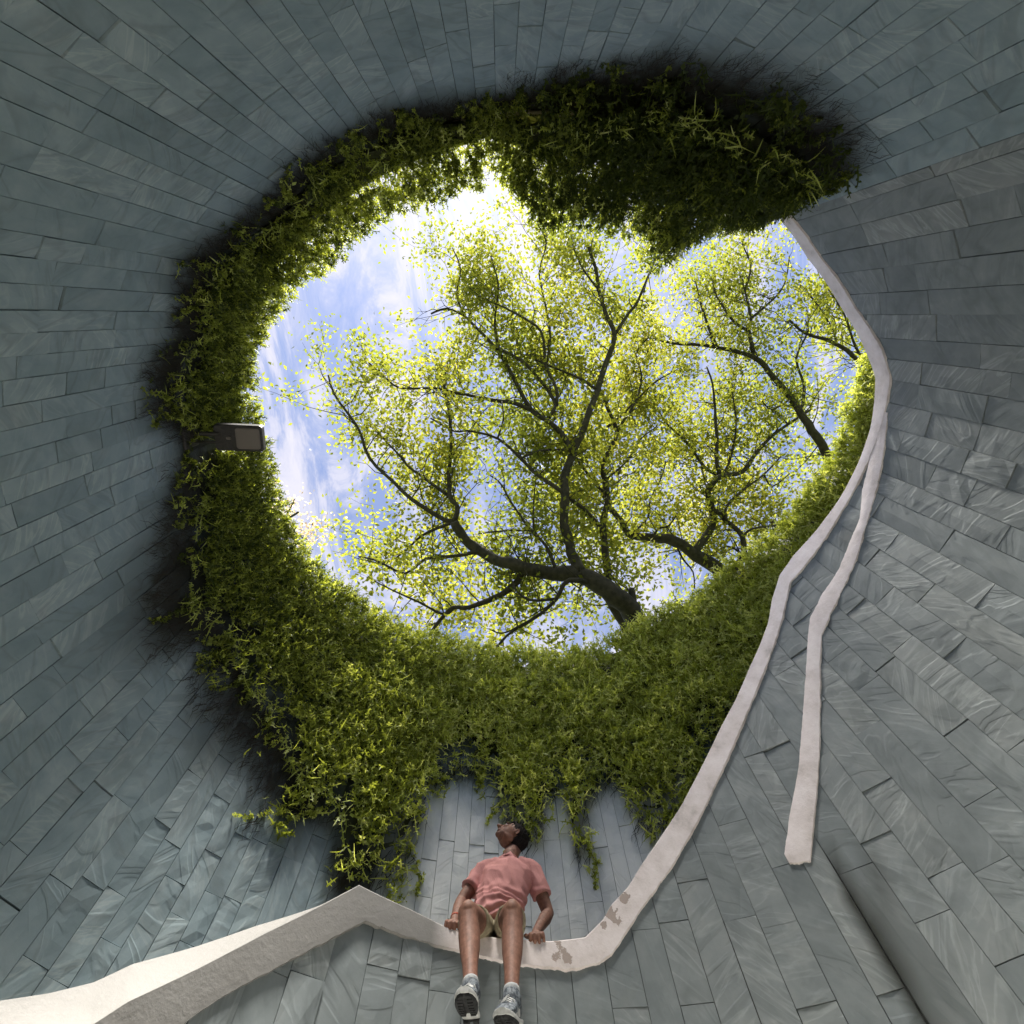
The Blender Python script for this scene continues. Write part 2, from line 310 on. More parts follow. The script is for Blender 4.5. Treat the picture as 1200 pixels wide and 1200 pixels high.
def painted_skylight(a, z, outer):
    """skylit patch painted pale into the slate between the hanging tails of creeper"""
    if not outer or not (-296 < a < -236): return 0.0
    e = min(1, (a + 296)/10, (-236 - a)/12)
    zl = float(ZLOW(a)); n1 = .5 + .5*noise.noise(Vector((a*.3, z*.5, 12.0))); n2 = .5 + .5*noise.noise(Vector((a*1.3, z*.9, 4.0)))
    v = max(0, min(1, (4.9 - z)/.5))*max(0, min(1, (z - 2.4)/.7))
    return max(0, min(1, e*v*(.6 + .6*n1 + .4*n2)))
def tile_wall(parent, Rf, a0, a1, topf, outer, seed):
    rr = random.Random(seed)
    tiles = []
    a = a0
    while a > a1 + .8:
        r = float(Rf(a)); wdt = rr.uniform(.128, .162) if outer else rr.uniform(.165, .205)
        da = math.degrees(wdt/r); an = max(a - da, a1)
        if not outer and an < 54.0 < a - .8: an = 54.0
        z = -.1 - rr.uniform(0, .7)
        while True:
            ln = rr.choice([.28, .36, .42, .5, .58, .66, .75] if outer else [.35, .42, .55, .66, .78, .9, 1.0])*rr.uniform(.92, 1.08)
            zt = z + ln
            tmax = max(float(topf(a)), float(topf(an)))
            if z > tmax - .03: break
            if zt > tmax - .12: zt = tmax + .3
            tiles.append((a, an, z, zt)); z = zt
        a = an
    big = []; rest = []
    for T in tiles:
        a, an, z0, z1 = T
        am = (a + an)/2; zm = (z0 + min(z1, float(topf(am))))/2; r = float(Rf(am))
        if zm < .6: continue                      # below anything the shaft shows: plain mortar
        q = [proj(P(aa, r, zz)) for aa, zz in ((a, z0), (an, z0), (an, min(z1, float(topf(an)) + .01)), (a, min(z1, float(topf(a)) + .01)))]
        sc = -1
        if all(q):
            A = .5*abs(sum(q[i][0]*q[(i + 1) % 4][1] - q[(i + 1) % 4][0]*q[i][1] for i in range(4)))
            c = (sum(p[0] for p in q)/4, sum(p[1] for p in q)/4)
            if -30 < c[0] < 1054 and -30 < c[1] < 1054: sc = A
            if outer:
                if zm > float(ZLOW(am)) + .15: sc = -.5
                ia = am + 360
                if ia < 175:                        # behind the parapet?
                    pr = proj(P(ia, float(Rin(ia)), float(UP(ia))))
                    if pr and c[1] > pr[1]: sc = -.6
        big.append((sc, T))
    big.sort(key=lambda t: -t[0])
    sel = [t for t in big[:300] if t[0] > 0]; other = [t for t in big if t not in sel]
    def build(T, frame=None):
        a, an, z0, z1 = T
        gap = rr.uniform(.001, .0026); am = (a + an)/2; r0 = float(Rf(am))
        g = math.degrees(gap/r0)
        dz = rr.uniform(.001, .003) + (rr.uniform(.003, .009) if rr.random() < .12 else 0)
        ins = .022 + rr.uniform(-.004, .004); t1 = rr.uniform(-.004, .004); t2 = rr.uniform(-.004, .004)
        nx, nz_ = 2, 4
        V = []; st = []; pos = []; skylight = []
        ang = rr.choice([-.5, .5, -.9, .8, .2, 1.2])+rr.uniform(-.3, .3); ox, oy = rr.uniform(-50, 50), rr.uniform(-50, 50)
        ca, sa = math.cos(ang), math.sin(ang)
        def vert(u, v, depth):
            zq = z0 + (z1 - z0)*v; wq = 0 if outer or not 1.9 < zq < 3.05 else min(1, (3.05 - zq)/.15)*(.55 + .45*math.sin(zq*9))
            gl = g + (.34*wq if abs(a - 54) < .01 else 0); gr = g + (.10*wq if abs(an - 54) < .01 else 0)
            aa = a - gl + (an - a + gl + gr)*u
            tz = float(topf(aa)) - .004
            zz0 = z0 + dz; zz1 = min(z1 - dz, tz); zz = zz0 + (zz1 - zz0)*v
            if zz0 > zz1: zz = zz1
            if 0 < u < 1 or 0 < v < 1:
                pass
            # straight chord between the tile's edges (the slab itself is flat)
            p0 = P(a - gl, float(Rf(a - gl)) - depth, zz); p1 = P(an + gr, float(Rf(an + gr)) - depth, zz)
            V.append((p0[0] + (p1[0] - p0[0])*u, p0[1] + (p1[1] - p0[1])*u, zz))
            wet = .24 + .3*noise.noise(Vector((aa, zz*5, 0))) if (not outer and 50.6 < am < 53.9 and 2.25 < (z0 + z1)/2 < 2.72 and v > .06) else 0
            st.append(max(wet, shade_and_wet(aa, zz, outer))); skylight.append(painted_skylight(aa, zz, outer))
            x = (u - .5)*(a - an)*PI/180*r0; y = zz
            pos.append((x*ca - y*sa + ox, x*sa + y*ca + oy, 0))
        for j in range(nz_ + 1):
            for i in range(nx + 1):
                u = i/nx; v = j/nz_
                vert(u, v, ins + (u - .5)*t1 + (v - .5)*t2 + rr.uniform(-.0025, .0025) - (.004 if (i in (0, nx) or j in (0, nz_)) else 0))
        for (u, v) in ((0, 0), (1, 0), (1, 1), (0, 1)): vert(u, v, 0.002)
        F = []
        for j in range(nz_):
            for i in range(nx):
                b = j*(nx + 1) + i; F.append((b, b + nx + 1, b + nx + 2, b + 1))
        c0, c1, c2, c3 = 15, 16, 17, 18
        bot = [0, 1, 2]; topr = [12, 13, 14]; lef = [0, 3, 6, 9, 12]; rig = [2, 5, 8, 11, 14]
        F += [tuple(bot + [c1, c0]), tuple(topr[::-1] + [c3, c2]), tuple(lef[::-1] + [c0, c3]), tuple(rig + [c2, c1])]
        return V, F, list(zip(st, skylight)), pos, rr.random()
    def finish(name, V, F, st, pos, rd, kind=None):
        me = bpy.data.meshes.new(name); me.from_pydata(V, [], F); me.update()
        A = me.attributes.new('shade_wet', 'FLOAT', 'POINT'); A.data.foreach_set('value', [q[0] for q in st])
        if outer: A = me.attributes.new('skylight', 'FLOAT', 'POINT'); A.data.foreach_set('value', [q[1] for q in st])
        A = me.attributes.new('rnd', 'FLOAT', 'POINT'); A.data.foreach_set('value', rd)
        A = me.attributes.new('pos2', 'FLOAT_VECTOR', 'POINT'); A.data.foreach_set('vector', np.array(pos, np.float32).ravel())
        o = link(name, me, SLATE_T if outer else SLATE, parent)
        if kind: o['kind'] = kind
        return o
    for sc, T in sel:
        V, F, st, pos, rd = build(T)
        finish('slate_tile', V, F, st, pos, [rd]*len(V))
    AV, AF, AS, AP, AR = [], [], [], [], []
    for sc, T in other:
        V, F, st, pos, rd = build(T); b = len(AV)
        AV += V; AF += [tuple(i + b for i in f) for f in F]; AS += st; AP += pos; AR += [rd]*len(V)
    finish('slate_tiling', AV, AF, AS, AP, AR, 'stuff')
    return len(sel), len(other)

parapet = wall_core('parapet_wall', Rin, 195, -42, lambda a: UP(a) - .02, .26)
tag(parapet, 'slate clad spiral parapet wall rising to the right with a white painted coping', 'wall')
print('tiles', tile_wall(parapet, Rin, 195, -42, lambda a: LO(a) + .03, False, 3))
shaft = wall_core('shaft_wall', Rout, -42, -400, RIM, .3)
tag(shaft, 'tall curved slate clad shaft wall overgrown with creeper along its round rim', 'wall')
print('tiles', tile_wall(shaft, Rout, -42.01, -345, lambda a: a*0 + RIM - .02, True, 5))

# coping of the parapet: ragged lower edge, rounded lip, top that slopes inward on the left limb
def strip(name, parent, a0, a1, hi, lo, proud, step=.3, topw=None, seed=0, ragged=.01):
    V = []; F = []; n = int(abs(a1 - a0)/step)
    for i in range(n + 1):
        a = a0 + (a1 - a0)*i/n; r = float(Rin(a)); h = float(hi(a)) + (0 if topw else .018); l = float(lo(a)) - (.030*float(sm(95, 85, a)) if topw else .022)
        dd = math.hypot(P(a, r, 0)[0], P(a, r, 0)[1]); kz = 1 - proud/dd; h = 1 + (h - 1)*kz; l = 1 + (l - 1)*kz
        rag = noise.noise(Vector((a*11, seed, 2)))*ragged*.5 + noise.noise(Vector((a*.9, seed, 0)))*ragged + noise.noise(Vector((a*4, seed, 5)))*ragged*.5
        wob = noise.noise(Vector((a*.25, seed, 9)))*.003
        l2 = l + rag; pr = proud + wob
        if topw:
            k = min(1.2, max(0, (a - 131)/30)); up = .21*k
            rr_ = r - pr
            V += [P(a, r + .004 - .022, l2 - .004), P(a, rr_, l2 + .001), P(a, rr_ - .001, l2*.8 + h*.2), P(a, rr_, h*.6 + l2*.4), P(a, rr_ + .001, h - .009), P(a, rr_ + .006, h - .002),
                  P(a, rr_ + .012 + .012, h + up*.06), P(a, r + .08, h + up - .004*k), P(a, r + topw, h + up - .008), P(a, r + topw, l2 - .02), P(a, r + .01, l2 - .02)]
            m = 11
        else:
            V += [P(a, r - .018, l2), P(a, r - pr + .004, l2 + .004), P(a, r - pr - .002, l2*.5 + h*.5 + wob), P(a, r - pr + .003, h - rag*.6 - .003), P(a, r - .018, h - rag*.6)]
            m = 5
    for i in range(n):
        for j in range(m - 1):
            b = i*m + j; F.append((b, b + 1, b + m + 1, b + m))
    F += [tuple(range(m))[::-1], tuple(n*m + j for j in range(m))]
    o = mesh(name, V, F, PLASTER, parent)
    o.data.shade_smooth(); o.data.set_sharp_from_angle(angle=R_(28))
    return o
strip('coping', parapet, 195, -42, UP, LO, .038, topw=.28, seed=1, ragged=.007)
strip('plaster_band', parapet, 59.4, -7.0, S_HI, S_LO, .036, step=.3, seed=4, ragged=.009)
# cap along the shaft's rim
V = []; F = []; n = 120
for i in range(n + 1):
    a = -42 - 358*i/n; r = float(Rout(a))
    V += [P(a, r - .03, RIM - .02), P(a, r - .03, RIM + .09), P(a, r + .33, RIM + .09), P(a, r + .33, RIM - .02)]
for i in range(n):
    for j in range(3): F.append((4*i + j, 4*i + j + 4, 4*i + j + 5, 4*i + j + 1))
F += [(0, 1, 2, 3), (4*n + 3, 4*n + 2, 4*n + 1, 4*n)]
mesh('rim_cap', V, F, PLASTER, shaft)

# ------------------------------------------------------------------ creepers
def cyl(a, r, z):
    t = np.radians(a); return np.stack([CX + r*np.cos(t), CY + r*np.sin(t), z], -1)
_nt = rng.random((64, 64))
def vnoise(x, y):
    xi = np.floor(x).astype(int); yi = np.floor(y).astype(int); fx = x - xi; fy = y - yi
    fx = fx*fx*(3 - 2*fx); fy = fy*fy*(3 - 2*fy)
    g = lambda i, j: _nt[i % 64, j % 64]
    return (g(xi, yi)*(1 - fx) + g(xi + 1, yi)*fx)*(1 - fy) + (g(xi, yi + 1)*(1 - fx) + g(xi + 1, yi + 1)*fx)*fy
def fbm(x, y): return vnoise(x, y)*.5 + vnoise(x*2.1 + 7, y*2.1 + 3)*.3 + vnoise(x*4.3 + 1, y*4.3 + 9)*.2
def thickness(a, z):
    """how far the creeper stands off the wall at angle a, height z"""
    zl = ZLOW(a); T = THK(a)
    f = np.clip((z - zl)/np.maximum(RIM - zl, .2), 0, 1.15)
    top = np.where(a > -96, .45, .8)
    base = .05 + (T - .05)*np.where(a > -96, f**.7, f**1.2)
    lumps = (fbm(a*.13, z*2.4) - .5)*.30*np.minimum(T*2.4, 1)*sm(0, .4, f)
    return np.maximum(base + lumps, .03)
def frame(a):
    t = np.radians(a); nrm = np.stack([-np.cos(t), -np.sin(t), 0*t], -1); tan = np.stack([-np.sin(t), np.cos(t), 0*t], -1)
    return nrm, tan
UPV = np.array([0, 0, 1.0])
def sprigs(O, D, S, L, W, curl, tint):
    """curved fronds with leaflets: O origin, D direction, S side vector, L length, W width -> quads"""
    n = len(O); Nn = np.cross(D, S); Nn /= np.linalg.norm(Nn, axis=1, keepdims=True) + 1e-9
    V = []; F = []; T = []
    ks = np.array([0, .34, .68, 1.0]); wd = np.array([.5, .8, .6, .12])
    rows = []
    for k, wk in zip(ks, wd):
        c = O + D*(L*(k - .25*np.abs(curl)*k*k))[:, None] + Nn*(L*curl*k*k*.6)[:, None]
        rows.append(c)
        V += [c - S*(W*wk*.35)[:, None], c + S*(W*wk*.35)[:, None]]
        T += [tint*(.75 + .25*k)]*2
    idx = np.arange(n)
    for j in range(3):
        F.append(np.stack([idx + (2*j)*n, idx + (2*j + 1)*n, idx + (2*j + 3)*n, idx + (2*j + 2)*n], -1))
    nv = 8
    for j, (k0, sd) in enumerate(((.12, 1), (.28, -1), (.45, 1), (.62, -1), (.8, 1))):
        c = O + D*(L*(k0 - .25*np.abs(curl)*k0*k0))[:, None] + Nn*(L*curl*k0*k0*.6)[:, None]
        ll = W*1.25*(1.15 - .5*k0)
        dirn = S*sd*.85 + D*.5 + Nn*(rng.random(n) - .5)[:, None]*1.0
        dirn /= np.linalg.norm(dirn, axis=1, keepdims=True)
        side = np.cross(dirn, Nn); side /= np.linalg.norm(side, axis=1, keepdims=True) + 1e-9
        q = [c, c + dirn*(ll*.5)[:, None] + side*(ll*.3)[:, None], c + dirn*ll[:, None], c + dirn*(ll*.5)[:, None] - side*(ll*.3)[:, None]]
        V += q; T += [tint]*4
        F.append(np.stack([idx + (nv + 4*j + i)*n for i in range(4)], -1))
    return np.concatenate(V), np.concatenate(F), np.concatenate(T)
def creeper(name, label, a0, a1, dens, dark=0.0, size=1.0, root_reach=.4):
    base_n = int(abs(a1 - a0)/1.2); root = None
    # woody mat the leaves grow from
    nz_ = 16; A = np.linspace(a0, a1, base_n + 1); V = []; F = []
    edge = np.minimum(1, np.minimum(np.abs(A - a0), np.abs(A - a1))/2.0)
    for i, a in enumerate(A):
        zl = float(ZLOW(a)) + min(.20 if a0 > -223 else .10, (RIM - float(ZLOW(a)))*.5)
        for j in range(nz_ + 1):
            f = j/nz_
            z = zl + (RIM + .02 - zl)*f
            r = float(Rout(a)) - .02 - max(0, float(thickness(np.array(a), np.array(z))) - .07)*(.42 if a0 > -223 else .8)
            if j == nz_: z = RIM + .1; 
            jr = .05 if 0 < j < nz_ else 0
            V.append(P(a + random.uniform(-.4, .4)*(jr > 0), r + random.uniform(0, jr), z + random.uniform(-.5, .5)*jr))
        V.append(P(a, float(Rout(a)) + .1, RIM + .14)); V.append(P(a, float(Rout(a)) + .32, RIM + .06))
    m = nz_ + 3
    for i in range(base_n):
        for j in range(m - 1): b = i*m + j; F.append((b, b + 1, b + m + 1, b + m))
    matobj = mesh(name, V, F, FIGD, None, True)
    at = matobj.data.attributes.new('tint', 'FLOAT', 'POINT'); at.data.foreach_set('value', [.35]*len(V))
    tag(matobj, label, 'creeper', 'creepers hanging round the rim of the shaft')
    # leafy sprigs
    area = abs(a1 - a0)*PI/180*3.3*1.6
    n0 = int(dens*area)
    a = a0 + (a1 - a0)*rng.random(n0); zb = 3.6
    z = zb + (RIM + .12 - zb)*rng.random(n0)**.9
    zl = ZLOW(a) + (rng.random(n0) - .5)*.12
    alt = rng.random(n0) < .40; z = np.where(alt, zl - .1 + (RIM + .2 - zl)*rng.random(n0), z)
    cover = fbm(a*.22 + 5, z*3.0)
    wide = np.minimum(.62 if a0 > -223 else .34, np.maximum(.12, (RIM - zl)*.55))
    keep = (z > zl - .06) & (rng.random(n0) < .10 + 1.0*sm(0, wide, z - zl)) & (cover > .27 + .16*(z < zl + .35))
    stray = (z > zl - .35) & (z <= zl) & (fbm(a*.6, z*.8 + 20) > .60) & (rng.random(n0) < .35)
    k = keep | stray
    a, z, zl = a[k], z[k], zl[k]; n = len(a)
    th = thickness(a, z)*(z > zl) + .03
    depth = th*(1 - np.where(rng.random(n) < (.5 if a0 > -223 else .15), .9*rng.random(n), .35*rng.random(n)**1.6)) + rng.normal(0, .012, n)
    r = Rout(a) - .015 - np.maximum(depth, .015)
    O = cyl(a, r, z); nrm, tan = frame(a)
    topw = sm(RIM - .25, RIM + .05, z)[:, None]
    D = nrm*(.55 + .5*rng.random(n))[:, None] + UPV*(-.75 + 1.2*rng.random(n))[:, None]*(1 - topw) + UPV*topw*(.5 - .9*rng.random(n))[:, None] + tan*rng.normal(0, .7, n)[:, None]
    D /= np.linalg.norm(D, axis=1, keepdims=True)
    S = np.cross(D, rng.normal(size=(n, 3))); S /= np.linalg.norm(S, axis=1, keepdims=True)
    L = size*(.070 + .085*rng.random(n)); W = size*(.017 + .010*rng.random(n))
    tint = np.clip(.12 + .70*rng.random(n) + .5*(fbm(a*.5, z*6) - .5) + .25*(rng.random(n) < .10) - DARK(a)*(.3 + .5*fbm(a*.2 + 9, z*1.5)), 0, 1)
    Vv, Fv, Tv = sprigs(O, D, S, L, W, rng.choice([-1, 1], n)*(.6 + .9*rng.random(n)), tint)
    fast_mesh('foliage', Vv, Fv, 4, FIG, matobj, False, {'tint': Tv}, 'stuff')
    # broader heart shaped leaves mixed in
    nb = n//3; pk = rng.choice(n, nb, replace=False); Ob = O[pk] + nrm[pk]*.015
    db = nrm[pk]*.35 + rng.normal(0, .6, (nb, 3)) - UPV*.45; db /= np.linalg.norm(db, axis=1, keepdims=True)
    sb = np.cross(db, nrm[pk] + rng.normal(0, .5, (nb, 3))); sb /= np.linalg.norm(sb, axis=1, keepdims=True); Lb = size*(.028 + .034*rng.random(nb))[:, None]
    mid = np.cross(db, sb)
    Vb = np.concatenate([Ob, Ob + db*Lb*.35 + sb*Lb*.42 + mid*Lb*.1, Ob + db*Lb, Ob + db*Lb*.35 - sb*Lb*.42 + mid*Lb*.1]); ib = np.arange(nb)
    Tb = np.clip(tint[pk]*.8 + .1*rng.random(nb) - .05, 0, 1)
    fast_mesh('broad_leaves', Vb, np.stack([ib, ib + nb, ib + 2*nb, ib + 3*nb], -1), 4, FIG, matobj, False, {'tint': np.tile(Tb, 4)}, 'stuff')
    # single vines trailing down the wall below the mass
    Ov = []; Dv = []; Vs = []; Fs = []
    for q in range(int(abs(a1 - a0)*(.25 if a0 > -223 else .55))):
        x = a0 + (a1 - a0)*random.random(); zz = float(ZLOW(x)) + .12; rr_ = float(Rout(x)) - .05; dr = random.gauss(0, .25); b = len(Vs); ns = random.randint(6, 18)
        for s_ in range(ns):
            Vs += [P(x - .05, rr_, zz), P(x + .05, rr_, zz)]
            if s_: i_ = b + 2*s_; Fs.append((i_ - 2, i_ - 1, i_ + 1, i_))
            for _ in range(3): Ov.append(P(x + random.gauss(0, .15), rr_ - .005, zz)); Dv.append((random.gauss(0, .8), random.gauss(0, .8), random.gauss(-.5, .4)))
            x += dr + random.gauss(0, .22); dr += random.gauss(0, .06); zz -= .028; rr_ = min(rr_ + .002, float(Rout(x)) - .03)
    Ov = np.array(Ov); Dv = np.array(Dv); Dv /= np.linalg.norm(Dv, axis=1, keepdims=True); nv_ = len(Ov)
    Sv = np.cross(Dv, rng.normal(size=(nv_, 3))); Sv /= np.linalg.norm(Sv, axis=1, keepdims=True)
    Vv, Fv, Tv = sprigs(Ov, Dv, Sv, .03 + .03*rng.random(nv_), .016 + .008*rng.random(nv_), rng.normal(0, .8, nv_), np.clip(.15 + .6*rng.random(nv_) - dark*.4, 0, 1))
    fast_mesh('vine_leaves', Vv, Fv, 4, FIG, matobj, False, {'tint': Tv}, 'stuff')
    fast_mesh('vine_stems', np.array(Vs), np.array(Fs), 4, ROOTM, matobj, False, None, 'stuff')
    # fringe of hanging tendrils against the sky and below the edge
    nf = int(abs(a1 - a0)*9)
    a = a0 + (a1 - a0)*rng.random(nf); up_ = rng.random(nf) < .6
    z = np.where(up_, RIM + .02 - .25*rng.random(nf), ZLOW(a) + .05 + .15*rng.random(nf))
    r = Rout(a) - .03 - thickness(a, z)*.95
    nrm, tan = frame(a)
    D = nrm*np.where(up_, .9, .35)[:, None] + UPV*np.where(up_, -.25, -1.0)[:, None] + tan*rng.normal(0, .35, nf)[:, None]
    D /= np.linalg.norm(D, axis=1, keepdims=True); S = np.cross(D, rng.normal(size=(nf, 3))); S /= np.linalg.norm(S, axis=1, keepdims=True)
    Vv, Fv, Tv = sprigs(cyl(a, r, z), D, S, size*(.09 + .09*rng.random(nf)), .016 + .012*rng.random(nf), rng.normal(0, .7, nf), .3 + .6*rng.random(nf))
    fast_mesh('tendrils', Vv, Fv, 4, FIG, matobj, False, {'tint': Tv}, 'stuff')
    # dark aerial roots clinging to the slate below the leaves
    nr = int(abs(a1 - a0)*(28 if dark > 0 else 10)); Vr = []; Fr = []
    aa = a0 + (a1 - a0)*rng.random(nr)
    for q in range(nr):
        x = aa[q]; reach = root_reach*1.2*(.3 + 1.1*float(fbm(np.array(x*.3), np.array(2.0))))
        z_ = float(ZLOW(x)) + .15 - reach*rng.random()**1.4*.9; drift = rng.normal(0, .25)
        ln = rng.integers(4, 8); b = len(Vr); wd = .0015 + .0022*rng.random()
        for s in range(ln):
            f = 1 - s/ln; rr_ = float(Rout(x)) - .027 - .022*rng.random()
            Vr.append(P(x - wd*16*f, rr_, z_)); Vr.append(P(x + wd*16*f, rr_, z_ + wd*f))
            x += drift*.5 + rng.normal(0, .45); z_ -= .012 + .045*rng.random()
            if s: i = b + 2*s; Fr.append((i - 2, i - 1, i + 1, i))
    if Fr:
        o = fast_mesh('aerial_roots', np.array(Vr), np.array(Fr), 4, ROOTM, matobj, False, None, 'stuff')
    return matobj
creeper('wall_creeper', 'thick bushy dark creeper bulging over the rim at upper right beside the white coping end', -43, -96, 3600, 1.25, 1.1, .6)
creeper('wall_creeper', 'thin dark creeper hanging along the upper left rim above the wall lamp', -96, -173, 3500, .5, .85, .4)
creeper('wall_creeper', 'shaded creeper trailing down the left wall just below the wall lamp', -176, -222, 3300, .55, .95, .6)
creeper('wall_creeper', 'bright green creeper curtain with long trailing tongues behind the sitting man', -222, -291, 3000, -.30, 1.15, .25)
creeper('wall_creeper', 'dense green creeper on the back wall beyond the white parapet coping at right', -291, -372, 3000, -.32, 1.1, .1)

